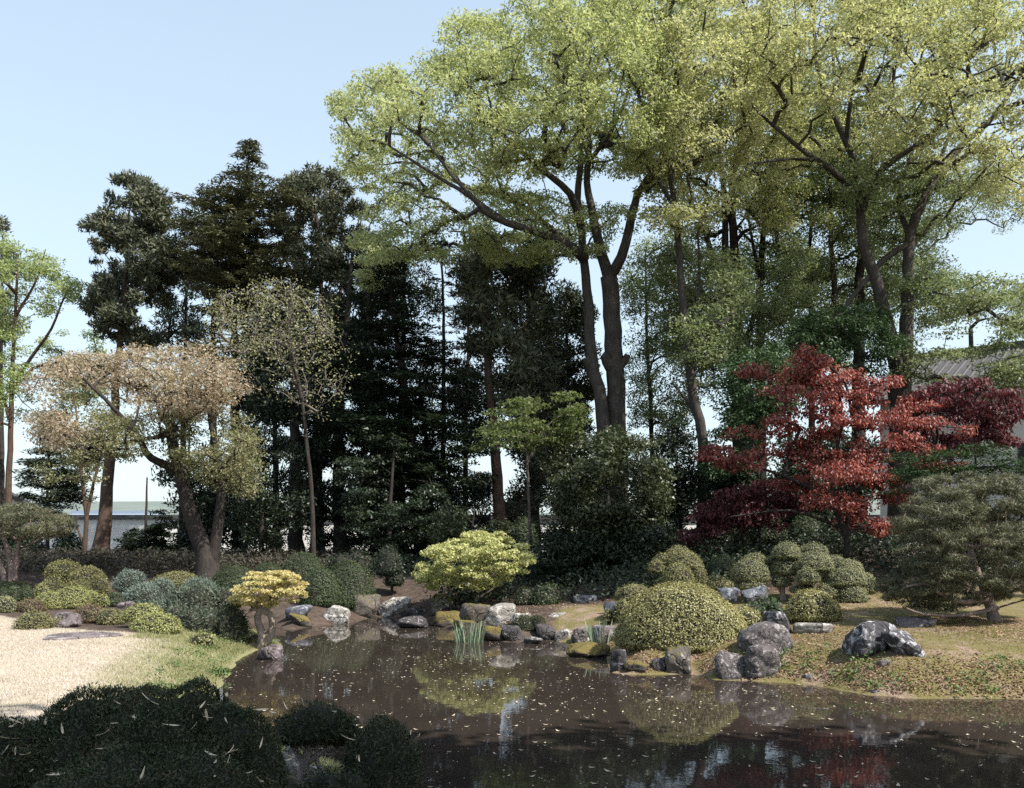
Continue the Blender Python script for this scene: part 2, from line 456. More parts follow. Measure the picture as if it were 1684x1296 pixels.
def wt(o, k=.5): return maprange(t, maths(t, 'ADD', o, maths(t, 'MULTIPLY', maths(t, 'SUBTRACT', nb, .5), k)), .35, .65)
soil = mixc(t, maprange(t, nb, .35, .65), (.045, .034, .027), (.1, .075, .06))
dry = mixc(t, maprange(t, nc, .3, .7), (.35, .295, .24), (.49, .425, .355))
dry = mixc(t, maths(t, 'MULTIPLY', maprange(t, na, .5, .72), .45), dry, (.27, .26, .13))
mossy = mixc(t, maprange(t, nc, .3, .7), (.095, .082, .035), (.19, .165, .07))
litter = mixc(t, maprange(t, nc, .35, .68), (.13, .085, .06), (.34, .26, .2))
mossy = mixc(t, maprange(t, nd, .47, .64), mossy, litter)
green = mixc(t, maprange(t, nc, .3, .7), (.14, .14, .065), (.27, .26, .14))
cgr = mixc(t, wt(sp.outputs[1]), soil, mossy)
cgr = mixc(t, wt(sp.outputs[0]), cgr, dry)
cgr = mixc(t, maths(t, 'MULTIPLY', wt(sp.outputs[2], .9), .85), cgr, green)
pb = t.nodes.new("ShaderNodeBsdfPrincipled"); t.links.new(cgr, pb.inputs["Base Color"]); pb.inputs["Roughness"].default_value = .95
pb.inputs["Specular IOR Level"].default_value = .1
t.links.new(bump(t, maths(t, 'ADD', nb, maths(t, 'MULTIPLY', nc, .5)), .7, .05), pb.inputs["Normal"])
t.links.new(pb.outputs[0], out.inputs[0])
me.materials.append(m)
tag(link("ground", me), kind="structure")

# water of the pond
m, t, out = mat_new("pond_water")
pb = t.nodes.new("ShaderNodeBsdfPrincipled")
nw = noise_node(t, .7, 4, .6, pos(t))
t.links.new(mixc(t, maprange(t, nw, .3, .7), (.0255, .0195, .016), (.035, .0275, .023)), pb.inputs["Base Color"])
pb.inputs["Roughness"].default_value = .02; pb.inputs["IOR"].default_value = 1.333
t.links.new(bump(t, noise_node(t, 6, 3, .5, pos(t)), .035, .02), pb.inputs["Normal"])
t.links.new(pb.outputs[0], out.inputs[0])
wx = np.linspace(-9, 11.5, 2); wy = np.linspace(1.5, 26.5, 2)
Vw = np.array([[wx[0], wy[0], 0], [wx[1], wy[0], 0], [wx[1], wy[1], 0], [wx[0], wy[1], 0]])
tag(link("pond_water", new_mesh("pond_water", [(Vw, np.array([[0, 1, 2, 3]]), 0)], [m])), kind="structure")

# far hills
ang = np.linspace(-1.0, 1.0, 160)
hp = SinNoise(21, 10, 4, 22)
ridge = 62 + 42 * hp(np.stack([ang, ang * 0, ang * 0], -1))
rows = []
for k, (dist, hf) in enumerate([(1500, 0), (1750, .65), (1950, 1.0), (2200, .2)]):
    rows.append(np.stack([np.sin(ang) * dist, np.cos(ang) * dist, ridge * hf - 1], -1))
Vh = np.concatenate(rows); n = len(ang)
Qh = np.array([[r * n + i, r * n + i + 1, (r + 1) * n + i + 1, (r + 1) * n + i] for r in range(3) for i in range(n - 1)])
tag(link("hills", new_mesh("hills", [(Vh, Qh, 0)], [plainmat("hill_woods", (.1, .125, .11), (.15, .175, .15), .9, .02)], True)), kind="structure")

# ------------------------------------------------------------------ buildings and the boundary wall
M['plaster'] = plainmat("white_plaster", (.78, .77, .74), (.7, .69, .67), .8, .8)
M['roof_grey'] = plainmat("grey_roof_tile", (.05, .049, .052), (.085, .082, .085), .75, 4)
M['roof_blue'] = plainmat("blue_grey_roof", (.2, .25, .32), (.26, .31, .38), .5, 4)
M['wood_dark'] = plainmat("dark_timber", (.06, .045, .035), (.1, .075, .06), .8, 8)
m, t, out = mat_new("window_glass")
pb = t.nodes.new("ShaderNodeBsdfPrincipled"); pb.inputs["Base Color"].default_value = (.04, .05, .06, 1); pb.inputs["Roughness"].default_value = .08
t.links.new(pb.outputs[0], out.inputs[0]); M['glass'] = m
def part(name, parent, geo, mat, smooth=False, kind=None):
    o = link(name, new_mesh(name, [(g[0], g[1], 0) for g in geo], [mat], smooth), parent)
    if kind: o["kind"] = kind
    return o
def window(parent, x, z, w, h, y):
    fr = part('window', parent, [box(x - w / 2, x + w / 2, y - .06, y + .05, z, z + h)], M['wood_dark'])
    part('pane', fr, [box(x - w / 2 + .08, x - .03, y - .075, y - .055, z + .08, z + h - .08)], M['glass'])
    part('pane', fr, [box(x + .03, x + w / 2 - .08, y - .075, y - .055, z + .08, z + h - .08)], M['glass'])
def house(name, label, cat, cx, cy, w, dp, h, rise, roofm, rotz=0, wins=(), eave=.7, tile=None):
    b = thing(name, label, cat, (cx, cy, gz(cx, cy) - .2))
    b.rotation_euler.z = rotz
    part('wall', b, [box(-w / 2, w / 2, -dp / 2, dp / 2, 0, h)], M['plaster'])
    part('plinth', b, [box(-w / 2 - .05, w / 2 + .05, -dp / 2 - .05, dp / 2 + .05, 0, .7)], M['roof_grey'])
    e = eave; k = rise / (dp / 2)
    for sgn in (-1, 1):
        y0, y1 = sgn * (dp / 2 + e), 0.0
        za, zb = h - k * e, h + rise
        A = np.array([[-w / 2 - e, y0, za], [w / 2 + e, y0, za], [w / 2 + e, y1, zb], [-w / 2 - e, y1, zb]])
        Bt = A + [0, 0, .22]
        V = np.vstack([A, Bt]); Qf = np.array([[3, 2, 1, 0], [4, 5, 6, 7], [0, 1, 5, 4], [1, 2, 6, 5], [2, 3, 7, 6], [3, 0, 4, 7]])
        r = part('roof', b, [(V, Qf)], roofm)
        if tile and sgn == -1:
            nt_ = int((w + 2 * e) / tile); mesh = None
            for i in range(nt_):
                x = -w / 2 - e + (i + .5) * tile
                if mesh is None:
                    a = np.array([[0, y0 - .02, za + .24], [0, y1, zb + .24]])
                    Vt, Qt = tubes([(a, [.075, .075])], 6)
                    mesh = new_mesh('roof_tile', [(Vt, Qt, 0)], [roofm], True)
                o = link('roof_tile', mesh, r, (x, 0, 0))
    for sx in (-1, 1):
        G_ = np.array([[sx * w / 2, -dp / 2, h], [sx * w / 2, dp / 2, h], [sx * w / 2, 0, h + rise], [sx * (w / 2 - .2), -dp / 2, h], [sx * (w / 2 - .2), dp / 2, h], [sx * (w / 2 - .2), 0, h + rise]])
        T_ = np.array([[0, 1, 2], [3, 5, 4]]); o = part('gable', b, [(G_, T_)], M['plaster'])
    part('ridge', b, [box(-w / 2 - e, w / 2 + e, -.22, .22, h + rise + .12, h + rise + .5)], roofm)
    for x, z, ww, hh in wins: window(b, x, z, ww, hh, -dp / 2)
    return b
house('storehouse', 'large white plaster storehouse with long grey tiled roof behind the red maple', 'building', 27.1, 42.6, 16, 10, 6.9, 2.4, M['roof_grey'], math.radians(-40.8),
      [(-1.5, 3.2, 1.1, 1.2), (3, 3.2, 1.1, 1.2)], tile=.42)
house('cottage', 'low white house with pale blue roof seen past the leaning cedar trunk', 'house', -44, 102, 9, 7, 2.9, 1.3, M['roof_blue'], 0, [(-2.2, 1.2, 1.6, 1.2), (2, 1.2, 1.6, 1.2)])
house('house', 'white two storey house with grey gable roof behind the flat topped pine', 'house', -48, 78, 8, 8, 4.2, 1.6, M['roof_grey'], math.radians(-12), [(-2, 2.6, 1.4, 1.2), (1.6, 2.6, 1.4, 1.2)])
wl = thing('boundary_wall', 'long white plaster boundary wall behind the dark wood', 'wall', (0, 57, gz(0, 57) - .3))
part('wall_face', wl, [box(-42, 24, -.15, .15, 0, 2.5)], M['plaster'])
cp = part('coping', wl, [box(-42, 24, -.32, .32, 2.503, 2.62)], M['roof_grey'])
part('coping_ridge', cp, [box(-42, 24, -.1, .1, 2.623, 2.78)], M['roof_grey'])

# ------------------------------------------------------------------ trees: trunk, limbs and boughs grown out to the leaf clumps
def crown_points(poly, d, hd, n, rng, shell=.35, gap=None, gapthr=-.55):
    poly = np.asarray(poly, float)
    lo, hi = poly.min(0), poly.max(0)
    px = []; py = []
    while sum(map(len, px)) < n * 3:
        a = rng.uniform(lo, hi, (n * 4, 2)); k = in_poly(a[:, 0], a[:, 1], poly)
        px.append(a[k, 0]); py.append(a[k, 1])
    px = np.concatenate(px); py = np.concatenate(py)
    e = edge_dist(px, py, poly); em = min(np.percentile(e, 97), hd * F / d * 1.2)
    prof = np.sqrt(np.clip(1 - (1 - np.clip(e / em, 0, 1)) ** 2, .02, 1))
    s = rng.uniform(-1, 1, len(px)); s = np.sign(s) * np.abs(s) ** shell
    dd = d + hd * prof * s
    p = np.stack([(px - CX) / F * dd, dd, EYE - (py - HY) / F * dd], -1)
    if gap is not None: p = p[gap(p) > gapthr]
    # thin out points that crowd each other
    out = [p[0]]
    md = (len(p) and (np.prod(hi - lo) * (d / F) ** 2 * hd * .9 / n) ** (1 / 3)) * .42
    for q in p[1:]:
        a = np.asarray(out[-400:])
        if ((a - q) ** 2).sum(1).min() > md * md: out.append(q)
        if len(out) >= n: break
    return np.asarray(out)

def grow(stems, targets, rng, r_tip=.012, step=.5, up=.45, expo=.48):
    """stems: list of (Nx3 points). Returns bough paths [(pts, radii)]"""
    cap = sum(len(s) for s in stems) + sum(int(60) for _ in targets)
    P = np.empty((cap, 3)); par = np.full(cap, -1); cnt = np.zeros(cap); n = 0
    for s in stems:
        P[n:n + len(s)] = s; n += len(s)
    ns = n
    base = np.concatenate(stems)
    order = np.argsort([((base - c) ** 2).sum(1).min() for c in targets])
    paths = []
    for ti in order:
        c = targets[ti]
        df = c - P[:n]; d = np.sqrt((df * df).sum(1)) + 1e-6
        cost = d * (1 + .9 * np.clip(-df[:, 2] / d + .1, 0, 1))
        i = int(np.argmin(cost)); L = d[i]
        k = max(2, min(50, int(L / step)))
        tt = np.linspace(0, 1, k + 1)[1:, None]
        dirn = df[i] / L
        mid = P[i] + nrm(dirn * (1 - up) + np.array([0, 0, up]))* L * .5
        q = (1 - tt) ** 2 * P[i] + 2 * tt * (1 - tt) * mid + tt ** 2 * c
        q[:-1] += rng.normal(size=(k - 1, 3)) * .05 * min(L, 1.5)
        if n + k > cap: break
        P[n:n + k] = q; par[n] = i; par[n + 1:n + k] = np.arange(n, n + k - 1)
        paths.append((i, np.arange(n, n + k)))
        j = n + k - 1
        while j >= ns:
            cnt[j] += 1; j = par[j]
        n += k
    R = r_tip * np.maximum(cnt, .6) ** expo
    res = []
    for i, ids in paths:
        pts = np.vstack([P[i], P[ids]]); rr = R[ids]
        rr = np.concatenate([[rr[0] * 1.1], rr]); rr[-1] *= .5
        res.append((pts, rr))
    return res

def clump_leaves(cs, n, rad, flat, L, Wd, orient, rng, axis=None, jit=.35, tri=False):
    k = len(cs)
    cr = rad * rng.uniform(.65, 1.3, k)
    nn = np.maximum((n * (cr / rad) ** 2).astype(int), 3)
    ci = np.repeat(np.arange(k), nn); tot = len(ci)
    u = nrm(rng.normal(size=(tot, 3))); q = rng.uniform(0, 1, tot) ** .45
    off = u * (q * cr[ci])[:, None]; off[:, 2] *= flat
    P = cs[ci] + off
    Ls = L * rng.uniform(.6, 1.3, tot); Ws = Wd * rng.uniform(.7, 1.25, tot)
    if orient == 'up':
        N = nrm(rng.normal(size=(tot, 3)) * .75 + u * .45 + [0, 0, .75]); T = rng.normal(size=(tot, 3))
    elif orient == 'out':          # tufts: blades point away from the clump's heart and a little up
        T = nrm(u + rng.normal(size=(tot, 3)) * jit + [0, 0, .35]); N = rng.normal(size=(tot, 3))
    elif orient == 'flat':         # flat sprays spreading away from the trunk
        ax = axis[ci] if axis is not None else cs[ci]
        h = cs[ci] - ax; h[:, 2] = 0
        h = nrm(h + rng.normal(size=(tot, 3)) * .02)
        T = nrm(h + np.cross(h, [0, 0, 1]) * rng.choice([-.8, .8], tot)[:, None] + rng.normal(size=(tot, 3)) * jit * .6)
        rd = np.sqrt((off[:, :2] ** 2).sum(1))
        P[:, 2] -= .12 * rd
        N = nrm(np.array([0, 0, 1.0]) + rng.normal(size=(tot, 3)) * .33)
    elif orient == 'droop':
        N = nrm(u * [1, 1, .3] + rng.normal(size=(tot, 3)) * .5 + [0, 0, .5]); T = nrm(u * [1, 1, 0] * .7 + [0, 0, -.75] + rng.normal(size=(tot, 3)) * .35)
    return leafquads(P, N, T, Ls, Ws, tri=tri)

def tree(name, label, cat, d, stems, crowns, leaf, bark, seed, group=None, r_tip=.012, step=.5, up=.45, expo=.48, to_ground=True, wob=.06, boughmat=None, leafname='crown', sides=12):
    rng = rng_of(seed)
    st = []
    for s in stems:
        pts, r0, r1 = s
        p = np.array([W(a[0], a[1], d + (a[2] if len(a) > 2 else 0)) for a in pts])
        if not st and to_ground:
            g = gz(p[0, 0], p[0, 1]) - .15
            if p[0, 2] > g + .3: p = np.vstack([[p[0, 0], p[0, 1], g], p])
            else: p[0, 2] = g
        p = spline(p, step)
        if len(p) > 3: p[1:-1] += rng.normal(size=(len(p) - 2, 3)) * wob * min(r0, .4)
        r = np.linspace(0, 1, len(p)); r = r0 + (r1 - r0) * r ** .85
        if not st and to_ground:
            h = p[:, 2] - p[0, 2]; r = r * (1 + .55 * np.exp(-h / (r0 * 2.0)))
        st.append((p, r))
    base = st[0][0][0].copy() + [0, 0, .15]
    root = thing(name, label, cat, base, group)
    for i, (p, r) in enumerate(st):
        V, Q_ = tubes([(p - base, r)], sides if r[0] > .06 else 6)
        link('trunk' if i == 0 else 'limb', new_mesh('trunk' if i == 0 else 'limb', [(V, Q_, 0)], [bark], True), root)
    allc = []; parts = []
    mats = []
    if not isinstance(leaf, (list, tuple)): leaf = [leaf] * len(crowns)
    for k, (cr, lf) in enumerate(zip(crowns, leaf)):
        gapn = SinNoise(seed * 7 + k, 14, .5 / lf.get('gs', 1), 1.6 / lf.get('gs', 1)) if lf.get('gap') is not None else None
        if gapn is not None: gapn.k = gapn.k * [1, 1, lf.get('az', 1)]
        if len(cr) == 4:
            poly, dd, hd, n = cr
            c = crown_points(poly, d + dd, hd, n, rng, lf.get('shell', .4), gapn, lf.get('gap', 0))
        else:
            c = cr[0]
        allc.append(c)
        S_ = np.concatenate([p for p, _ in st])
        axis = S_[np.argmin(((c[:, None, :2] - S_[None, :, :2]) ** 2).sum(-1) + .3 * (c[:, None, 2] - S_[None, :, 2]) ** 2, 1)]
        V, Q_ = clump_leaves(c, lf['n'], lf['rad'], lf.get('flat', .7), lf['L'], lf['W'], lf.get('o', 'up'), rng, axis, lf.get('jit', .35), lf.get('tri', True))
        if lf['mat'] not in mats: mats.append(lf['mat'])
        parts.append((V - base, Q_, mats.index(lf['mat'])))
    allc = np.concatenate(allc)
    br = grow([p for p, _ in st], allc, rng, r_tip, step, up, expo)
    thick = [b for b in br if b[1][0] > .035]; thin = [b for b in br if b[1][0] <= .035]
    geo = []
    if thick: V, Q_ = tubes([(a - base, r) for a, r in thick], 6); geo.append((V, Q_, 0))
    if thin: V, Q_ = tubes([(a - base, r) for a, r in thin], 3); geo.append((V, Q_, 0))
    o = link('boughs', new_mesh('boughs', geo, [boughmat or bark], True), root); o["kind"] = "stuff"
    o = link(leafname, new_mesh(leafname, parts, mats), root); o["kind"] = "stuff"
    return root

ZL = dict(n=120, rad=.56, flat=.5, L=.125, W=.08, o='up', mat=M['zelkova'], gap=-.72, gs=.8, shell=.6, az=1.4)
ZG = dict(ZL, mat=M['zelkova_gold'])
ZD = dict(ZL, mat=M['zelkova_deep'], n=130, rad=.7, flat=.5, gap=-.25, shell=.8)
gz_ = 'tall spring green zelkova trees'
tree('zelkova_tree', 'largest zelkova, twin grey trunks with knobbly collars and a crown reaching far over the pond', 'tree', 35,
     [([(1018, 900), (1016, 720), (1013, 640), (1010, 590), (1005, 500), (1001, 455)], .42, .33),
      ([(990, 895, -.3), (992, 720, -.3), (984, 640, -.3), (972, 590, -.2), (968, 500), (958, 410), (950, 330), (955, 250), (950, 150)], .36, .08),
      ([(960, 425), (940, 407, -1), (883, 382, -2), (832, 366, -3), (798, 348, -3.5), (771, 318, -4), (744, 289, -4), (706, 238, -4)], .21, .04),
      ([(832, 366, -3), (771, 322, -3), (735, 300, -3), (676, 263, -3), (640, 240, -3)], .11, .03),
      ([(930, 395, 1), (907, 377, 1), (849, 333, 2), (774, 309, 3), (700, 280, 4)], .14, .03),
      ([(955, 370), (937, 319, -1), (883, 272, -2), (822, 217, -3), (784, 197, -3.5)], .17, .04),
      ([(1001, 455), (985, 400, .5), (966, 300, .8), (968, 238, .5), (962, 180, .5), (970, 129, 0), (954, 88, 0)], .24, .05),
      ([(968, 262, .6), (975, 256, .4), (1005, 217, 0), (1029, 163, 0), (1039, 122, 0)], .12, .04),
      ([(1001, 455), (1022, 424, -.5), (1040, 350, -1), (1049, 320, -1), (1083, 268, -1.5), (1130, 200, -1.5), (1150, 120, -2)], .23, .05),
      ([(958, 410), (900, 400, 1), (860, 395, 2), (800, 385, 3), (740, 380, 3)], .1, .03),
      ([(980, 622, -.1), (969, 600, -.3), (962, 590, -.35)], .24, .15), ([(1010, 612), (997, 594, -.2), (990, 584, -.25)], .24, .16), ([(1014, 606), (1027, 594), (1032, 584)], .22, .12)],
     [([(548, 215), (552, 165), (600, 122), (680, 97), (728, 92), (718, 58), (760, 28), (830, 22), (842, -30), (900, -80), (1080, -100), (1160, -60), (1180, 100), (1150, 250), (1085, 320), (1050, 300), (930, 290), (800, 290), (640, 275), (575, 290)], 0, 6.5, 962),
      ([(560, 270), (640, 260), (760, 300), (900, 320), (1050, 330), (1080, 400), (1000, 420), (900, 430), (760, 440), (660, 430), (600, 480), (580, 400), (600, 330)], 1.5, 5, 277)],
     [ZL, dict(ZL, gap=-.3, flat=.35)], M['bark_zelkova'], 11, gz_, r_tip=.016)
tree('zelkova_tree', 'slender zelkova with one thin leaning trunk just beside the twin trunked zelkova', 'tree', 33,
     [([(1157, 900), (1155, 720), (1140, 650), (1125, 520), (1113, 380), (1105, 300), (1097, 200), (1090, 110)], .24, .06),
      ([(1138, 640), (1146, 560), (1150, 450), (1148, 380)], .1, .04),
      ([(1110, 340), (1085, 300), (1060, 230)], .1, .03), ([(1150, 700), (1130, 660), (1105, 630)], .07, .03)],
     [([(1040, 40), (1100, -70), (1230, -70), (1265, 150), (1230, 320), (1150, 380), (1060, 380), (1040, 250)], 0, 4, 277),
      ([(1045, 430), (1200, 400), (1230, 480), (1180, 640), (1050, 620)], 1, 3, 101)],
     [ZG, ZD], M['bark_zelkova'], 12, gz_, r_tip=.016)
tree('zelkova_tree', 'stout many stemmed zelkova behind the top of the red maple', 'tree', 38,
     [([(1222, 900), (1218, 620), (1207, 545)], .46, .4),
      ([(1207, 545), (1192, 490), (1193, 380), (1188, 290), (1180, 200)], .22, .06),
      ([(1207, 545), (1214, 480), (1208, 400), (1203, 330), (1216, 240), (1225, 150)], .27, .07),
      ([(1200, 520), (1180, 450), (1160, 385), (1130, 320), (1110, 270)], .16, .05), ([(1217, 600), (1235, 540), (1243, 500)], .16, .1),
      ([(1190, 540), (1165, 490), (1120, 440)], .1, .04)],
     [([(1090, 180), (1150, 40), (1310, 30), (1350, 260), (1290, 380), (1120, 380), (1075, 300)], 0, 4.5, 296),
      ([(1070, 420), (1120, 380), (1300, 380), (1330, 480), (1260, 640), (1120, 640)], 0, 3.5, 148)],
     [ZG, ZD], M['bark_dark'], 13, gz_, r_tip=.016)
tree('zelkova_tree', 'straight dark stemmed zelkova rising at the shoulder of the stout many stemmed one', 'tree', 40,
     [([(1252, 900), (1250, 560), (1251, 450), (1259, 340), (1272, 240), (1280, 150)], .3, .06), ([(1252, 470), (1238, 400), (1226, 330)], .1, .04)],
     [([(1190, 140), (1280, 40), (1390, 200), (1370, 380), (1200, 380)], 0, 3.5, 166), ([(1200, 400), (1370, 400), (1330, 560), (1210, 580)], 0, 3, 83)],
     [dict(ZL, mat=M['zelkova']), ZD], M['bark_dark'], 14, gz_, r_tip=.016)
tree('zelkova_tree', 'thin pale stemmed zelkova, the narrower of the two straight stems left of the forked zelkova', 'tree', 43,
     [([(1336, 900), (1334, 540), (1330, 430), (1336, 330), (1332, 220)], .2, .05)],
     [([(1270, 240), (1340, 130), (1420, 230), (1400, 420), (1290, 440)], 0, 3, 129), ([(1270, 440), (1400, 430), (1400, 560), (1290, 580)], 0, 2.6, 74)],
     [ZD, ZD], M['bark_zelkova'], 15, gz_, r_tip=.016)
tree('zelkova_tree', 'straight thicker grey stemmed zelkova close beside the thin pale stemmed one', 'tree', 41,
     [([(1375, 900), (1372, 520), (1368, 420), (1366, 350), (1360, 230)], .27, .06), ([(1369, 400), (1386, 380), (1400, 350)], .1, .05)],
     [([(1300, 220), (1370, 120), (1470, 220), (1450, 420), (1330, 440)], 0, 3, 148), ([(1320, 440), (1470, 430), (1440, 580), (1330, 590)], 0, 2.6, 74)],
     [ZD, ZD], M['bark_zelkova'], 16, gz_, r_tip=.016)
tree('zelkova_tree', 'great zelkova forking low into two trunks in front of the white storehouse', 'tree', 34.5,
     [([(1487, 900), (1480, 625)], .5, .42),
      ([(1480, 625), (1462, 545), (1440, 460), (1419, 400), (1414, 330), (1410, 282), (1385, 222), (1360, 162), (1343, 105), (1338, 40)], .3, .06),
      ([(1411, 322), (1365, 278, -1), (1330, 255, -1.5), (1290, 222, -2), (1235, 172, -2)], .14, .04),
      ([(1340, 262, -1.4), (1290, 262, -2), (1230, 270, -3)], .08, .03),
      ([(1415, 350), (1445, 285, -1), (1500, 243, -1.5), (1560, 195, -2), (1600, 140, -2)], .16, .04),
      ([(1484, 625), (1492, 530), (1494, 440), (1497, 388), (1520, 330), (1545, 280), (1590, 232), (1640, 185), (1680, 120)], .3, .07),
      ([(1497, 390), (1478, 330, 1), (1500, 250, 1.5), (1520, 180, 2)], .12, .04), ([(1545, 280), (1560, 225), (1600, 190)], .09, .04),
      ([(1496, 400), (1455, 425), (1420, 465), (1390, 505), (1370, 530)], .13, .07),
      ([(1392, 230), (1400, 160, -1), (1420, 90, -1)], .1, .03),
      ([(1484, 600), (1455, 560), (1430, 535)], .1, .04), ([(1492, 470), (1540, 480, -1), (1600, 500, -1)], .07, .02)],
     [([(1200, 150), (1260, -60), (1450, -90), (1660, -80), (1830, 60), (1800, 250), (1690, 400), (1640, 330), (1560, 300), (1480, 250), (1400, 250), (1290, 300), (1210, 260)], 0, 6, 666),
      ([(1470, 560), (1500, 440), (1560, 455), (1650, 450), (1740, 460), (1740, 640), (1600, 650), (1500, 640)], -.5, 2.5, 138),
      ([(1400, 260), (1600, 300), (1570, 360), (1500, 400), (1400, 420)], 0, 4, 83)],
     [ZG, dict(ZD, gap=-.3, flat=.35), dict(ZD, gap=-.1)], M['bark_zelkova'], 17, gz_, r_tip=.016)
tree('zelkova_tree', 'upright zelkova trunk hidden behind the fork of the great zelkova', 'tree', 41,
     [([(1412, 900), (1412, 540), (1416, 430), (1428, 330), (1440, 250), (1438, 150)], .38, .1)],
     [([(1330, 100), (1420, -80), (1600, -60), (1620, 180), (1540, 320), (1380, 320)], 0, 4, 240), ([(1380, 340), (1530, 330), (1560, 430), (1520, 520), (1400, 540)], 0, 3, 83)],
     [ZL, ZD], M['bark_dark'], 18, gz_, r_tip=.016)

def tiers(d, trunk, prof, step_px, rng, rise=.12, droop=.1, nb=7, sp=.42, gapp=.12, dd=0):
    """clump centres along whorled boughs; prof: [(py, bough length in metres)]"""
    out = []
    tp = np.array(trunk, float); py = prof[0][0]
    while py < prof[-1][0]:
        R = np.interp(py, [q[0] for q in prof], [q[1] for q in prof])
        k = max(4, int(nb * min(1, .5 + R / 4))); a0 = rng.uniform(0, 6.28)
        cx = np.interp(py, tp[:, 1], tp[:, 0]); c = W(cx, py, d + dd)
        for i in range(k):
            if rng.uniform() < gapp: continue
            a = a0 + i * 6.28 / k + rng.normal() * .25; L = R * rng.uniform(.6, 1.12); dz = rng.normal() * .12
            n = max(1, int(L / sp))
            for j in range(n):
                t = (j + 1) / n
                w_ = rng.normal() * .16 * t * L * .4
                out.append(c + [math.cos(a) * L * t - math.sin(a) * w_, math.sin(a) * L * t + math.cos(a) * w_, dz - droop * L * t + rise * L * t * t + rng.normal() * .05])
        py += step_px * rng.uniform(.75, 1.25) * (.55 + .45 * min(1, R / 2.5))
    return np.array(out)
# ---- conifers on the skyline
CT = dict(n=150, rad=.6, flat=.8, L=.26, W=.09, o='out', mat=M['cedar'], gap=-.35, shell=.7, gs=.6)
FT = dict(n=170, rad=.85, flat=.22, L=.26, W=.075, o='flat', mat=M['fir'], gap=-.5, shell=.7)
tree('cedar_tree', 'tall tufted cedar with a bare leaning trunk, first on the skyline beside open sky', 'conifer', 43,
     [([(163, 920), (172, 860), (180, 760), (188, 680), (196, 580), (204, 480), (210, 400), (214, 318)], .36, .03)],
     [([(200, 288), (250, 300), (275, 330), (285, 400), (300, 440), (270, 470), (280, 520), (250, 570), (150, 560), (135, 510), (160, 460), (155, 400), (132, 360), (170, 330), (185, 295)], 0, 2.6, 190)],
     dict(CT, gap=-.22, rad=.46, n=150, gs=.4), M['bark_cedar'], 31, r_tip=.016, up=.25)
tree('fir_tree', 'pointed fir with layered boughs, its spire the highest tip on the conifer skyline', 'conifer', 41,
     [([(394, 900), (388, 700), (386, 560), (384, 470), (398, 360), (408, 270), (410, 234)], .34, .03), ([(350, 900, 1), (351, 620, 1), (350, 520, 1), (358, 430, 1), (350, 320, 1)], .24, .03)],
     [(tiers(41, [(410, 234), (408, 270), (398, 360), (384, 470), (388, 700)], [(237, .12), (262, .55), (296, .95), (318, 1.7), (345, 2.5), (400, 3.3), (470, 3.6), (505, 2.2)], 21, rng_of(321), .2, .12, 9),),
      (tiers(41, [(350, 310), (358, 430), (351, 520)], [(312, .3), (335, 1.3), (380, 1.9), (470, 2.6)], 23, rng_of(322), .22, .1, 7, dd=1),),
      (tiers(41, [(384, 470), (388, 700)], [(520, 2.2), (560, 3.2), (700, 3.0)], 42, rng_of(323), .05, .18, 6),)],
     [dict(FT, rad=.5, n=72, L=.24, flat=.2, gap=None), dict(FT, rad=.5, n=72, L=.24, flat=.2, gap=None), dict(FT, rad=.55, n=70, gap=None)], M['bark_dark'], 32, r_tip=.016, up=.1)
tree('cedar_tree', 'round headed cedar between the pointed fir and the zelkova crown', 'conifer', 43,
     [([(522, 900), (521, 700), (525, 560), (528, 450), (520, 350), (517, 315)], .34, .03), ([(560, 900, 1), (560, 560, 1), (562, 430, 1), (560, 330, 1)], .22, .04)],
     [([(490, 290), (515, 278), (560, 285), (590, 330), (600, 400), (620, 480), (600, 640), (470, 620), (440, 520), (455, 440), (450, 360), (465, 310)], 0, 3, 260)],
     dict(CT, gap=-.3, rad=.48, n=150, gs=.4), M['bark_cedar'], 33, r_tip=.016, up=.25)
tree('cedar_tree', 'dark conical cedar with pale bare trunk in front of the bright sky gap', 'conifer', 37,
     [([(825, 900), (822, 850), (814, 740), (806, 640), (800, 560), (793, 470), (790, 390)], .3, .08)],
     [([(765, 400), (800, 370), (880, 400), (905, 500), (915, 620), (880, 730), (840, 690), (800, 610), (760, 620), (770, 560), (750, 500)], .8, 2.8, 130), ([(860, 700), (930, 640), (960, 700), (920, 760), (850, 900), (830, 860)], 2.5, 2, 55)],
     [dict(CT, gap=-.5), dict(CT, gap=-.8, n=150)], M['bark_cedar'], 34, r_tip=.014, up=.05)
tree('hemlock_tree', 'broad dark evergreen with drooping layered sprays in the middle of the wood', 'tree', 36,
     [([(690, 900), (688, 840), (676, 720), (662, 620), (650, 540), (640, 430)], .26, .05), ([(712, 900, 1), (708, 840, 1), (700, 720, 1), (690, 620, 1)], .14, .06)],
     [(tiers(36, [(640, 420), (650, 540), (662, 620), (676, 720), (690, 860)], [(425, .5), (500, 1.7), (600, 2.6), (720, 3.0), (900, 3.0)], 30, rng_of(351), .02, .22, 8),),
      ([(560, 660), (700, 680), (770, 700), (800, 800), (720, 870), (600, 900), (560, 800)], -1, 2.6, 85)],
     [dict(FT, mat=M['dark_ever'], rad=.55, n=75, gap=None), dict(FT, mat=M['dark_ever'], n=150, L=.2, W=.1, gap=-.35, az=2)], M['bark_dark'], 35, r_tip=.014, up=.1)
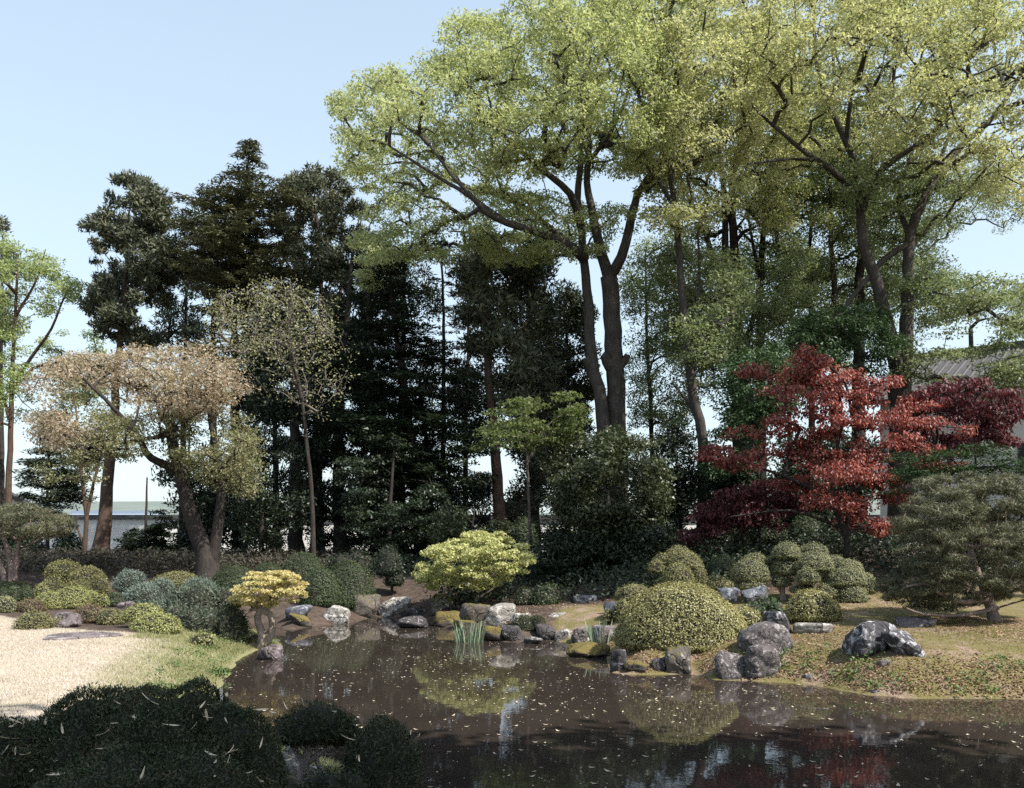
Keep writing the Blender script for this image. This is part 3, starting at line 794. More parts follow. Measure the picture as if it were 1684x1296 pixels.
tree('cedar_tree', 'thin dark cedar with short tiered boughs against the sky gap in the wood', 'conifer', 42,
     [([(728, 900), (729, 740), (730, 620), (729, 500), (725, 400)], .18, .04)],
     [(tiers(42, [(725, 400), (729, 500), (730, 620), (729, 740)], [(402, .4), (450, 1.0), (700, 1.3)], 36, rng_of(361), .0, .25, 6),)], dict(FT, mat=M['cedar'], rad=.45, n=70, gap=None), M['bark_dark'], 36, r_tip=.012, up=.05)
tree('cedar_tree', 'dark cedar trunk standing deep in the wood beyond the bare twigged tree', 'conifer', 38,
     [([(487, 900), (486, 760), (483, 640), (478, 540), (478, 470)], .33, .1)],
     [([(420, 520), (520, 500), (560, 620), (540, 760), (440, 740), (400, 640)], 1.5, 2.4, 75)], dict(CT, mat=M['dark_ever'], gap=-.1, L=.24), M['bark_dark'], 37, r_tip=.014)
tree('cedar_tree', 'dense black green cedar filling the wood behind the clipped dark domes', 'conifer', 40,
     [([(560, 900), (556, 780), (560, 640), (572, 520), (580, 420)], .33, .08), ([(620, 900), (616, 760), (612, 640), (606, 520), (604, 430)], .25, .06)],
     [([(540, 480), (600, 400), (660, 420), (650, 560), (640, 700), (560, 720), (500, 660)], 1, 2.6, 90), ([(500, 700), (640, 700), (660, 800), (640, 900), (520, 900), (480, 800)], 1, 2.2, 80)],
     [dict(CT, mat=M['dark_ever'], gap=-.5), dict(CT, mat=M['dark_ever'], gap=-.7)], M['bark_dark'], 38, r_tip=.014)
tree('cedar_tree', 'slim dark cedar whose tip shows at the frame edge above the pale leafed tree', 'conifer', 52,
     [([(2, 900), (2, 600), (4, 370)], .25, .03)], [([(4, 358), (25, 385), (28, 450), (20, 560), (-30, 560), (-30, 400)], 0, 1.6, 50)], dict(CT, gap=-.4), M['bark_dark'], 39)
tree('cypress_tree', 'feathery dark cypress below the bronze cherry, near the slender forked stems', 'conifer', 38,
     [([(78, 905), (78, 800), (82, 730)], .1, .03)], [([(82, 725), (110, 760), (135, 800), (130, 850), (40, 850), (25, 800), (50, 750)], 0, 1.5, 75)], dict(FT, mat=M['grey_green'], rad=.6, n=110, gap=-.3), M['bark_dark'], 40, up=.05)
tree('cypress_tree', 'feathery dark cypress standing between the leaning cedar trunk and the cherry', 'conifer', 37,
     [([(240, 915), (240, 850), (242, 785)], .1, .03)], [([(242, 775), (262, 810), (275, 860), (278, 920), (205, 920), (208, 860), (222, 810)], 0, 1.2, 60)], dict(FT, mat=M['dark_ever'], rad=.5, n=120, gap=-.6), M['bark_dark'], 41, up=.05)

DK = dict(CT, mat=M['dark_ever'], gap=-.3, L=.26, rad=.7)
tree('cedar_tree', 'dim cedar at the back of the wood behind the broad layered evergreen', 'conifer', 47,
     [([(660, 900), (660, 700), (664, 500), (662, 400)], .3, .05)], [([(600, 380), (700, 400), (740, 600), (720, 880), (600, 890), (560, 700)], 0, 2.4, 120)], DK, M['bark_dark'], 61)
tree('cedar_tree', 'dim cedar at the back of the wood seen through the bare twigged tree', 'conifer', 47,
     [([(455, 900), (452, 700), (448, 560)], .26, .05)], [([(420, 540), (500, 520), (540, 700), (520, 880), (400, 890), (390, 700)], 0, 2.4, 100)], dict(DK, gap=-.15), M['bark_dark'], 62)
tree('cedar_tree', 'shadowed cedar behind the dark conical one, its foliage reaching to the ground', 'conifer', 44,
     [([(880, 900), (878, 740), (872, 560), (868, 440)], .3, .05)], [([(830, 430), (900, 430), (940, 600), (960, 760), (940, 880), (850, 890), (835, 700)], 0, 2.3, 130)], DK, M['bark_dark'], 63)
tree('evergreen_tree', 'pale olive evergreen crown in the gap left of the twin zelkova trunks', 'tree', 46,
     [([(935, 900), (935, 700), (932, 540)], .2, .05)], [([(895, 500), (935, 470), (975, 520), (980, 640), (960, 720), (900, 680)], 0, 2, 120)], dict(CT, mat=M['ever'], gap=-.3, L=.2, rad=.55), M['bark_dark'], 64)
tree('zelkova_tree', 'young leafy zelkova filling the sky between the slender and the stout zelkovas', 'tree', 47,
     [([(1075, 900), (1072, 720), (1064, 560), (1062, 440)], .18, .05)], [([(1015, 420), (1100, 380), (1180, 420), (1180, 600), (1130, 700), (1040, 700), (1030, 560)], 0, 3, 250)], dict(ZD, gap=-.6), M['bark_dark'], 65)
tree('zelkova_tree', 'young leafy zelkova filling the sky behind the pair of straight stems', 'tree', 48,
     [([(1300, 900), (1298, 700), (1302, 540), (1300, 420)], .18, .05)], [([(1170, 420), (1300, 360), (1480, 420), (1480, 560), (1380, 640), (1220, 660)], 0, 3, 198)], dict(ZD, gap=-.35), M['bark_dark'], 66)
tree('zelkova_tree', 'leafy zelkova rising behind the roof of the white storehouse', 'tree', 54,
     [([(1600, 900), (1600, 700), (1598, 600), (1596, 540)], .25, .12)], [([(1480, 300), (1620, 240), (1720, 300), (1720, 380), (1560, 380), (1540, 440), (1640, 470), (1720, 480), (1700, 560), (1520, 570), (1490, 450)], 0, 2.6, 198)], dict(ZD, gap=-.4), M['bark_dark'], 67, r_tip=.008)
tree('cedar_tree', 'dark understory cypress filling the low gap beside the cherry trunks', 'conifer', 41,
     [([(310, 905), (310, 800), (312, 700)], .12, .03)], [([(300, 690), (350, 740), (420, 800), (420, 900), (290, 900), (270, 800)], 0, 1.8, 60)], dict(DK, gap=-.1), M['bark_dark'], 68)

tree('cedar_tree', 'dim cedar between the tufted cedar and the pointed fir, closing the dark wall', 'conifer', 50,
     [([(300, 900), (302, 700), (306, 500), (304, 380)], .25, .04)], [([(250, 360), (300, 335), (345, 350), (430, 480), (480, 520), (450, 600), (340, 600), (260, 560), (275, 470)], 0, 2.2, 110)], dict(DK, gap=-.25), M['bark_dark'], 77)
tree('cedar_tree', 'dim thin cedar closing the gap at the side of the pale bare trunked cedar', 'conifer', 48,
     [([(765, 900), (766, 700), (770, 560), (768, 450)], .2, .04)], [([(735, 440), (800, 430), (810, 600), (800, 780), (830, 890), (730, 890), (745, 700)], 0, 2, 95)], dict(DK, gap=-.1), M['bark_dark'], 69)
for k_, (lb_, xa, xb, yt, n_) in enumerate((('ragged evergreen shrub before the white wall behind the flat topped pine', -30, 75, 862, 60), ('ragged evergreen shrub before the white wall at the slender forked sapling', 92, 162, 868, 45),
        ('ragged evergreen shrub before the white wall beside the leaning cedar foot', 180, 236, 872, 38), ('ragged evergreen shrub before the white wall between the old cherry stems', 270, 345, 860, 45),
        ('ragged evergreen shrub before the white wall beneath the sky gap in the wood', 700, 790, 848, 55), ('ragged evergreen shrub before the white wall beyond the olive evergreen', 1060, 1160, 845, 60), ('ragged evergreen shrub before the white wall at the back of the red maple', 1180, 1330, 835, 70))):
    cx_ = (xa + xb) / 2
    tree('evergreen_shrub', lb_, 'shrub', 44, [([(cx_, 915), (cx_ + 3, 895), (cx_, yt + 18)], .06, .02)], [([(xa, 915), (xa + 8, yt + 18), (cx_ - 12, yt), (cx_ + 15, yt + 8), (xb - 6, yt + 14), (xb, 915)], 0, .9, n_)],
         dict(DK, o='up', n=80, L=.17, W=.1, rad=.4, gap=-.2, gs=.5), M['bark_dark'], 300 + k_, step=.3)

# ---- deciduous trees on the left
tree('birch_tree', 'slim pale green spring tree at the edge of the garden beside the flat topped pine', 'tree', 44,
     [([(12, 905), (14, 800), (18, 700), (20, 620), (25, 520), (30, 430)], .2, .05), ([(20, 640), (50, 590), (85, 540), (105, 490), (120, 465)], .1, .03), ([(16, 690), (2, 640), (-8, 590)], .1, .05), ([(26, 520), (60, 460), (75, 410)], .08, .02)],
     [([(-80, 400), (0, 385), (45, 420), (50, 520), (20, 560), (-80, 560)], 0, 3, 110), ([(40, 440), (60, 400), (80, 400), (95, 450), (130, 455), (138, 490), (110, 520), (60, 520)], 0, 2, 40), ([(-60, 580), (50, 570), (60, 650), (40, 700), (-60, 700)], 0, 2.4, 60), ([(50, 570), (110, 540), (160, 550), (175, 600), (150, 680), (50, 700)], 4, 2, 60)],
     dict(ZL, mat=M['birch_leaf'], rad=.55, n=120, gap=-.5), M['bark_brown'], 42)
tree('sapling', 'slender forked sapling with bare stems beside the leaning cedar trunk', 'tree', 36,
     [([(139, 905), (142, 850), (133, 770), (128, 700), (120, 640)], .12, .03), ([(142, 850), (155, 790), (168, 740), (175, 690)], .08, .02), ([(139, 900), (128, 870), (126, 850)], .05, .02)],
     [([(90, 600), (180, 600), (190, 700), (170, 790), (60, 800)], 0, 1.8, 55)], dict(ZL, mat=M['cherry_green'], rad=.5, n=80, gap=-.4), M['bark_brown'], 43)
CH = dict(n=62, rad=.46, flat=.4, L=.09, W=.058, o='up', mat=M['cherry'], gap=-.4, gs=.5, shell=.9, az=1.3)
tree('cherry_tree', 'old cherry with leaning trunk and wide bronze pink spring crown', 'tree', 29,
     [([(343, 950), (335, 905), (318, 860), (302, 800), (288, 745), (280, 690), (276, 650), (285, 610)], .32, .1),
      ([(342, 950), (356, 880), (364, 820), (362, 770), (350, 720), (345, 660)], .22, .07),
      ([(296, 775), (262, 760, -.5), (240, 745, -.8), (226, 715, -1), (200, 685, -1.2), (170, 655, -1.5), (135, 620, -1.8)], .15, .04),
      ([(283, 715), (250, 720, -1), (200, 728, -1.5), (150, 740, -2)], .08, .02), ([(278, 700), (262, 680, 0), (255, 650, .5), (230, 620, .6)], .1, .03),
      ([(300, 700), (325, 670, 0), (360, 630, .5)], .07, .025), ([(360, 780), (385, 740), (400, 700)], .08, .03)],
     [([(40, 640), (70, 600), (120, 580), (180, 585), (230, 570), (290, 572), (333, 558), (382, 592), (408, 650), (340, 690), (240, 690), (170, 740), (70, 740)], 0, 3.4, 460),
      ([(110, 690), (210, 680), (250, 740), (200, 760), (110, 770)], -1, 2, 80), ([(250, 680), (400, 655), (428, 740), (415, 820), (350, 800), (280, 780)], 0, 2.2, 170)],
     [CH, dict(CH, mat=M['cherry_green'], gap=-.2), dict(CH, mat=M['cherry_green'], gap=-.4)], M['bark_dark'], 44, r_tip=.011)
tree('bare_tree', 'twiggy pale barked tree with only tiny buds against the dark conifers', 'tree', 31,
     [([(515, 905), (512, 800), (503, 720), (496, 650), (482, 620), (464, 590), (455, 560)], .1, .035), ([(496, 655), (480, 580), (474, 540), (476, 500)], .08, .03), ([(498, 660), (490, 630), (475, 570), (450, 540), (410, 520), (370, 505)], .07, .02), ([(482, 620), (478, 590), (500, 560), (530, 540)], .07, .02), ([(475, 572), (430, 550), (400, 552), (360, 550)], .05, .015)],
     [([(338, 530), (350, 490), (400, 470), (460, 458), (500, 470), (545, 500), (560, 540), (520, 570), (440, 590), (360, 580)], 0, 2.6, 300), ([(360, 560), (560, 545), (580, 620), (540, 690), (440, 650)], 0, 2.2, 110)], dict(n=12, rad=.42, flat=.8, L=.09, W=.06, o='up', mat=M['bud'], gap=None), M['bark_dark'], 45, r_tip=.008, expo=.36, boughmat=M['bark_twig'], leafname='buds')  # trunk and limbs take dark bark to paint in their shade

# ---- evergreens and maples under the zelkovas
EV = dict(n=170, rad=.5, flat=.6, L=.13, W=.07, o='up', mat=M['ever'], gap=-.6, gs=.6, shell=.35)
tree('evergreen_tree', 'bushy olive evergreen standing at the foot of the twin trunked zelkova', 'tree', 28,
     [([(1000, 905), (1000, 860), (995, 800), (990, 750)], .14, .04)], [([(900, 780), (920, 745), (960, 722), (1010, 716), (1060, 725), (1092, 760), (1090, 830), (1050, 880), (960, 900), (920, 850)], 0, 1.9, 135)], dict(EV, n=200), M['bark_dark'], 51)
tree('evergreen_tree', 'thin dark evergreen with open sprays between the olive evergreen and the red maple', 'tree', 31,
     [([(1122, 905), (1118, 840), (1112, 760), (1105, 700)], .08, .02)], [([(1060, 730), (1110, 695), (1150, 730), (1160, 800), (1140, 860), (1070, 850)], 0, 1.6, 60)], dict(EV, mat=M['dark_ever'], gap=-.1), M['bark_dark'], 52)
tree('camellia_tree', 'glossy mid green camellia behind the shoulder of the red maple', 'tree', 30,
     [([(1250, 905), (1248, 800), (1240, 700), (1238, 640)], .1, .04)], [([(1190, 620), (1220, 580), (1280, 570), (1310, 620), (1300, 720), (1240, 770), (1170, 790), (1150, 740), (1195, 690)], 0, 1.9, 95)], dict(EV, mat=M['camellia'], gap=-.5), M['bark_dark'], 53)
tree('camellia_tree', 'leafy bright green camellia above the crown top of the red maple', 'tree', 33,
     [([(1390, 905), (1388, 760), (1380, 640), (1375, 560)], .1, .04)], [([(1290, 560), (1340, 510), (1420, 500), (1490, 540), (1480, 600), (1400, 640), (1310, 620)], 0, 1.8, 75)], dict(EV, mat=M['camellia'], gap=-.3), M['bark_dark'], 54)
tree('maple_tree', 'fresh green maple with tiered sprays catching light in front of the dark conical cedar', 'tree', 29,
     [([(872, 905), (870, 830), (867, 740), (872, 690)], .07, .03), ([(868, 760), (900, 700), (930, 680)], .05, .02)],
     [([(775, 740), (830, 670), (870, 650), (940, 645), (965, 690), (930, 730), (880, 745), (820, 770)], -.5, 1.7, 60)], dict(n=85, rad=.5, flat=.25, L=.11, W=.085, o='up', mat=M['maple_green'], gap=-.1, gs=.5), M['bark_grey'], 55, up=.2)
tree('evergreen_tree', 'dark broadleaf evergreen whose layered boughs hang above the clipped domes', 'tree', 33,
     [([(640, 915), (640, 850), (645, 780), (650, 720)], .12, .04)], [([(565, 760), (620, 720), (700, 740), (735, 800), (725, 870), (650, 905), (580, 890), (572, 830)], -.5, 1.9, 90)], dict(EV, mat=M['dark_ever'], flat=.3, gap=-.3), M['bark_dark'], 56, up=.2)
tree('evergreen_tree', 'dark understory evergreen between the cherry trunks and the dark wood', 'tree', 34,
     [([(430, 915), (430, 850), (428, 780), (425, 720)], .12, .04)], [([(380, 740), (430, 690), (500, 740), (520, 830), (480, 900), (400, 910), (375, 830)], .5, 1.9, 80)], dict(EV, mat=M['dark_ever'], gap=-.25), M['bark_dark'], 57)
tree('evergreen_tree', 'pale tipped evergreen shrub tree at the back of the bright yellow green maple', 'tree', 30,
     [([(775, 915), (775, 880), (780, 840)], .08, .03)], [([(720, 880), (750, 835), (800, 820), (835, 860), (840, 900), (740, 905)], 0, 1.2, 50)], dict(EV, mat=M['ever'], gap=-.5), M['bark_dark'], 58)
tree('evergreen_tree', 'black shaded evergreen mass behind the cloud pruned mounds and beneath the olive evergreen', 'tree', 27,
     [([(985, 935), (985, 900), (985, 860)], .12, .04)], [([(890, 890), (960, 860), (1060, 850), (1120, 880), (1130, 950), (1060, 975), (900, 975)], .5, 1.5, 110)], dict(EV, mat=M['dark_ever'], gap=-1), M['bark_dark'], 59)
tree('evergreen_tree', 'black shaded evergreen filling the space behind the red maple stems', 'tree', 31,
     [([(1290, 905), (1290, 840), (1288, 770)], .1, .04)], [([(1150, 760), (1210, 720), (1330, 700), (1440, 720), (1450, 860), (1380, 890), (1170, 890)], 0, 1.6, 190)], dict(EV, mat=M['dark_ever'], gap=-.75), M['bark_dark'], 76)
tree('yew_tree', 'dark green yew with flat tiered sprays under the purple maple', 'tree', 23,
     [([(1560, 930), (1560, 860), (1560, 780)], .12, .04)], [([(1455, 790), (1480, 745), (1550, 735), (1660, 730), (1720, 800), (1680, 870), (1500, 870)], 0, 1.5, 110)], dict(FT, mat=M['yew'], rad=.5, n=130, L=.11, W=.045, gap=-.8), M['bark_dark'], 60, up=.05)

# ---- red and purple maples: leaf plates traced one by one
def plates(lst, d, rng, ox, oy, k, per=.00055):
    out = []
    for cx, cy, w, h in lst:
        n = max(3, int(w * h * per)); dc = d + rng.uniform(-1.3, 1.3)
        wm = w * k / F * d / 2
        for _ in range(n):
            a = rng.uniform(0, 6.28); r = math.sqrt(rng.uniform(0, 1))
            x = math.cos(a) * r; z = rng.uniform(-1, 1)
            px = ox + (cx + x * w / 2) * k; py = oy + (cy + (z * h / 2) * math.sqrt(max(0, 1 - x * x * .8)) + abs(x) * h * .25) * k
            dd = dc + math.sin(a) * r * wm * .6
            out.append(W(px, py, dd))
    return np.array(out)
rr = rng_of(70)
RP = [(640, 160, 200, 120), (370, 215, 190, 70), (480, 290, 130, 80), (710, 205, 290, 110), (870, 275, 220, 90), (640, 335, 260, 80), (1040, 270, 200, 50), (500, 440, 200, 80), (760, 430, 300, 110),
      (760, 530, 240, 80), (620, 600, 240, 90), (1060, 430, 150, 80), (1230, 470, 280, 60), (1400, 520, 140, 60), (1050, 560, 310, 60), (1310, 620, 180, 50), (340, 520, 200, 50), (200, 625, 230, 80), (450, 640, 220, 90),
      (850, 725, 360, 100), (600, 780, 300, 90), (950, 990, 320, 90), (1080, 850, 160, 70), (900, 640, 300, 80), (1330, 700, 200, 50), (1180, 380, 200, 60), (940, 350, 240, 70), (560, 510, 200, 70), (900, 440, 200, 80), (720, 660, 240, 80), (1000, 780, 220, 80), (760, 860, 300, 80), (1180, 600, 160, 60), (860, 920, 200, 80), (640, 250, 160, 70), (1050, 480, 260, 70), (760, 320, 300, 80), (300, 690, 220, 70)]
tree('red_maple_tree', 'spreading red leaved maple with tiered branches on the rise above the topiary', 'tree', 24.5,
     [([(1392, 905), (1395, 850), (1405, 800), (1412, 740), (1400, 680), (1390, 630), (1350, 590)], .09, .025), ([(1392, 880), (1370, 820), (1372, 760), (1385, 700)], .1, .03), ([(1400, 820), (1430, 770), (1470, 720), (1540, 700)], .07, .02), ([(1385, 850), (1330, 800), (1250, 770), (1200, 750)], .07, .02), ([(1390, 870), (1300, 840), (1200, 850)], .05, .02)],
     [(plates(RP, 24.5, rr, 1120, 540, .324),)], dict(n=62, rad=.37, flat=.36, L=.1, W=.062, o='droop', mat=M['maple_red'], tri=False), M['bark_dark'], 71, up=.2)
PP = [(1380, 330, 300, 110), (1300, 400, 320, 90), (1500, 285, 160, 60), (1450, 400, 250, 120), (1530, 480, 200, 120), (1250, 350, 180, 60), (1640, 380, 220, 150), (1180, 500, 200, 90), (1300, 580, 260, 100), (1480, 600, 240, 90), (1600, 520, 240, 120), (1240, 700, 200, 80)]
tree('purple_or_shaded_maple_tree', 'dark purple leaved maple in shade beside the white storehouse wall', 'tree', 28,
     [([(1545, 905), (1545, 800), (1540, 740), (1530, 700)], .12, .04), ([(1545, 800), (1580, 720), (1600, 660)], .07, .02)],
     [(plates(PP, 28, rr, 1120, 540, .324, .0006),)], dict(n=75, rad=.4, flat=.4, L=.13, W=.075, o='droop', mat=M['maple_dark']), M['bark_dark'], 72, up=.2)

LP = [(200, 920, 260, 100), (130, 1000, 200, 100), (350, 890, 280, 90), (440, 820, 260, 80), (240, 980, 220, 100), (300, 830, 240, 80), (560, 880, 240, 100), (420, 960, 220, 90), (80, 1050, 140, 70)]  # lower left plates of the red maple, their shade painted as dark leaves
tree('purple_or_shaded_maple_tree', 'lower left branches of the red maple, shade put into their dark leaf colour', 'tree', 26,
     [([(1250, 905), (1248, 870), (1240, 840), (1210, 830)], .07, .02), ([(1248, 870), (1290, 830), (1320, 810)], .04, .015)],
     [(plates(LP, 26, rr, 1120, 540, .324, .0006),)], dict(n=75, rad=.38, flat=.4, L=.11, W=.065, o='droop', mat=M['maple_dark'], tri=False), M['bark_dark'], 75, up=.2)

# ---- the two small maples at the water
MB = dict(tri=False, n=95, rad=.2, flat=.4, L=.085, W=.06, o='up', mat=M['maple_bright'], shell=.5)
tree('bright_maple', 'low bright yellow green maple leaning over the far water edge', 'tree', 23.2,
     [([(782, 992), (785, 975), (778, 950), (760, 925)], .07, .03), ([(783, 978), (800, 955), (830, 930)], .05, .02), ([(784, 980), (770, 965), (740, 945)], .045, .02), ([(786, 985), (812, 968), (845, 945)], .04, .015)],
     [([(690, 955), (690, 925), (715, 900), (770, 878), (820, 877), (855, 895), (882, 915), (862, 940), (838, 960), (780, 968), (735, 962), (700, 970)], 0, 1.35, 190)], MB, M['bark_grey'], 73, r_tip=.006, step=.2, up=.3)
tree('bonsai_maple', 'small golden maple on a hollow gnarled trunk at the shore rock', 'tree', 17.6,
     [([(428, 1062), (431, 1048), (427, 1030), (423, 1014), (430, 1003)], .085, .06), ([(434, 1060), (445, 1046), (448, 1026), (443, 1010), (426, 1002)], .075, .06), ([(430, 1046), (437, 1040), (446, 1034)], .035, .03), ([(430, 1002), (422, 990), (418, 975), (410, 965)], .05, .02), ([(438, 1004), (455, 985), (470, 968), (480, 955)], .045, .02), ([(428, 1004), (416, 1001), (411, 1006)], .06, .035), ([(434, 1052), (424, 1062), (418, 1068)], .05, .03)],
     [([(382, 995), (385, 970), (400, 945), (440, 940), (480, 940), (500, 962), (505, 985), (490, 990), (470, 985), (440, 1000), (410, 1000)], 0, .6, 95)], dict(MB, n=80, rad=.13, flat=.3, L=.06, W=.042, mat=M['maple_gold']), M['bark_old'], 74, r_tip=.005, step=.12, up=.3, sides=12, boughmat=M['bark_dark'])

# ---- pines
PN = dict(n=70, rad=.17, flat=.6, L=.12, W=.012, o='out', mat=M['pine'], shell=.5, jit=.5)
tree('pine_tree', 'broad trained pine with tangled bare lower branches on the mossy bank', 'pine', 16.6,
     [([(1640, 1010), (1625, 985), (1612, 955), (1598, 915), (1590, 870), (1575, 820)], .1, .03), ([(1625, 985), (1580, 990, -.6), (1545, 975, -.9), (1520, 960, -1), (1490, 965, -1.1)], .06, .02), ([(1598, 925), (1560, 930, -.4), (1530, 935, -.7)], .045, .015), ([(1600, 900), (1560, 895, -.5), (1500, 905, -.9)], .04, .015), ([(1640, 1000), (1580, 1012, -.6), (1520, 1010, -1), (1490, 1000, -1.2)], .05, .015), ([(1592, 860), (1550, 855, -.4), (1510, 860, -.6)], .035, .012), ([(1600, 900), (1680, 890), (1730, 900)], .04, .02)],
     [([(1500, 800), (1540, 782), (1600, 778), (1680, 785), (1740, 830), (1760, 920), (1700, 990), (1600, 1000), (1500, 1000), (1450, 985), (1440, 955), (1480, 930), (1470, 880), (1475, 840)], 0, 1.5, 640)], dict(PN, n=150, L=.105, W=.0135, rad=.18, flat=.4, gap=-.3, gs=.22, az=3.2), M['bark_pine'], 81, r_tip=.006, step=.2, up=.15)
tree('pine_tree', 'flat topped pale pine with several red trunks beyond the clipped hedge', 'pine', 27,
     [([(20, 955), (18, 925), (10, 895), (2, 870)], .12, .05), ([(22, 955), (26, 925), (32, 890), (50, 860)], .11, .04), ([(10, 960), (2, 930), (-12, 905), (-30, 880)], .1, .04), ([(28, 905), (60, 890), (80, 870)], .05, .02), ([(25, 920), (-5, 900), (-20, 880)], .06, .03)],
     [([(-60, 850), (0, 828), (50, 830), (100, 845), (125, 860), (110, 880), (60, 885), (0, 880), (-60, 890)], 0, 1.7, 190)], dict(PN, n=90, rad=.24, L=.16, W=.02, flat=.4), M['bark_pine'], 82, r_tip=.008, step=.25, up=.2)

# ---- the tree beside the viewpoint whose shade lies on the near bank
def canopy(name, label, base, blobs, seed):
    rng = rng_of(seed); b = np.array([base[0], base[1], gz(base[0], base[1]) - .1])
    root = thing(name, label, 'tree', b)
    top = np.array([base[0], base[1], blobs[0][0][2] - .5])
    st = spline(np.array([b, b + [.1, .1, 3], top]), .5)
    V, Q_ = tubes([(st - b, np.linspace(.35, .15, len(st)))], 12); link('trunk', new_mesh('trunk', [(V, Q_, 0)], [M['bark_grey']], True), root)
    c = np.concatenate([np.array(o) + nrm(rng.normal(size=(n, 3))) * (rng.uniform(0, 1, (n, 1)) ** .4) * np.array(r) for o, r, n in blobs])
    br = grow([st], c, rng, .012)
    V, Q_ = tubes([(a - b, r) for a, r in br], 4); o = link('boughs', new_mesh('boughs', [(V, Q_, 0)], [M['bark_grey']], True), root); o["kind"] = "stuff"
    V, Q_ = clump_leaves(c, 34, .8, .6, .36, .22, 'up', rng); o = link('crown', new_mesh('crown', [(V - b, Q_, 0)], [M['zelkova_deep']]), root); o["kind"] = "stuff"
canopy('zelkova_tree', 'broad zelkova behind the viewpoint throwing shade over the near bank', (7.5, -1.5), [((7.0, -.3, 9), (5.5, 3.4, 2.4), 300), ((3.6, 1.6, 9), (2.6, 2.2, 1.8), 150), ((8.2, 3.9, 9.2), (4.6, 1.9, 1.6), 190), ((1.2, 4.3, 9.8), (1.3, .6, .6), 12)], 90)
canopy('zelkova_tree', 'tall zelkova beyond the trained pine that shades the far slope', (16, 17.5), [((14.0, 17.6, 17.5), (2.7, 2.3, 2.6), 130)], 91)

# ------------------------------------------------------------------ clipped shrubs
def pad_mesh(name, c, rx, ry, ru, rd, mat, L, Wd, cov, rng, rough=.05, spike=False, droop=.25, sub=4, loose=0.0):
    """one clipped pad: dark twiggy heart and a skin of separate leaves; c is the origin"""
    nz = SinNoise(int(rng.integers(1e6)), 18, 1.5, 5); nf = SinNoise(int(rng.integers(1e6)), 18, 6, 16)
    def surf(u):
        k = 1 + rough * nz(u) + rough * .45 * nf(u)
        p = u * np.array([rx, ry, 1.0]); p[:, 2] = np.where(u[:, 2] > 0, u[:, 2] * ru, u[:, 2] * rd)
        return p * k[:, None]
    U, Fc = ico(sub)
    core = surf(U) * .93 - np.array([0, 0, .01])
    area = 2 * math.pi * (rx * ry + (rx + ry) * .5 * (ru + rd) * .5)
    n = int(min(60000, cov * area / (L * Wd * .5)))
    u = nrm(rng.normal(size=(int(n * 1.3), 3))); u = u[u[:, 2] > -.85][:n]
    P = surf(u)
    N = u / np.array([rx, ry, 1.0]); N[:, 2] = np.where(u[:, 2] > 0, u[:, 2] / ru, u[:, 2] / rd); N = nrm(N)
    thin = SinNoise(int(rng.integers(1e6)), 18, 5, 13)(u * np.array([1, 1, .8]))
    keep = rng.uniform(size=len(u)) < np.clip(1.2 + .5 * thin, .6 if spike else .4, 1)
    u, P, N = u[keep], P[keep], N[keep]
    sprout = (rng.uniform(size=(len(u), 1)) < .05) * rng.uniform(0, 1.6, (len(u), 1)) * L
    P = P + N * (rng.normal(size=(len(u), 1)) * L * .45 + sprout + loose * rng.uniform(-1, 1, (len(u), 1)))
    if spike:
        T = nrm(N + rng.normal(size=N.shape) * .45 + [0, 0, .25]); Nn = rng.normal(size=N.shape)
    else:
        Nn = nrm(N + rng.normal(size=N.shape) * .55 + [0, 0, .3]); T = nrm(rng.normal(size=N.shape) + N * .8)
    V, Q_ = leafquads(P, Nn, T, L * rng.uniform(.6, 1.3, len(u)), Wd * rng.uniform(.7, 1.3, len(u)), tri=True)
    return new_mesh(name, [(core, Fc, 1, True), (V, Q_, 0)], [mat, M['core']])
_seed = [500]
def shrub(label, base, pads, mat, L=.05, Wd=.028, cov=1.25, name='clipped_shrub', cat='shrub', o=(0, 0, 1), group=None, rough=.035, spike=False, trunk=None, d=None, loose=0.0, dome=.72, depth=.95, bark='bark_grey'):
    _seed[0] += 1; rng = rng_of(_seed[0])
    ox, oy, k = o
    if (not d or d > 10) and L < .06: L, Wd = L * .76, Wd * .8
    bx, by = ox + base[0] * k, oy + base[1] * k
    g = G(bx, by)
    if d: g = np.array([(bx - CX) / F * d, d, gz((bx - CX) / F * d, d)])
    rx0 = max(p[3] for p in pads) * k / F * g[1]
    dc = g[1] + rx0 * .75 if d is None else g[1]
    root = thing(name, label, cat, (g[0], dc, gz(g[0], dc)), group)
    b = np.array(root.location)
    for p in pads:
        cx, yt, yb, rx = p[:4]; dd = p[4] if len(p) > 4 else 0; mt = p[5] if len(p) > 5 else mat
        d_ = dc + dd; h = (yb - yt) * k / F * d_
        ctr = W(ox + cx * k, oy + (yt + (yb - yt) * dome) * k, d_)
        r = rx * k / F * d_ * (.96 if len(pads) > 3 else 1)
        me = pad_mesh('foliage_pad', ctr, r, r * depth, h * dome, h * (1 - dome), M[mt], L, Wd, cov, rng, rough, spike, sub=4 if rx * k > 90 else 3, loose=loose)
        link('foliage_pad', me, root, tuple(ctr - b))
    for tr in trunk or ():
        pts = spline(np.array([W(ox + q[0] * k, oy + q[1] * k, dc + (q[3] if len(q) > 3 else 0)) for q in tr]), .08)
        rr_ = np.interp(np.linspace(0, 1, len(pts)), np.linspace(0, 1, len(tr)), [q[2] for q in tr])
        V, Q_ = tubes([(pts - b, rr_)], 8); link('trunk' if tr is trunk[0] else 'branch', new_mesh('trunk', [(V, Q_, 0)], [M[bark]], True), root)
    return root
c1, c2, c3, c4, c5, c7 = (0, 860, .3365), (300, 860, .3365), (660, 860, .3365), (980, 860, .2315), (1280, 860, .2468), (1120, 540, .324)
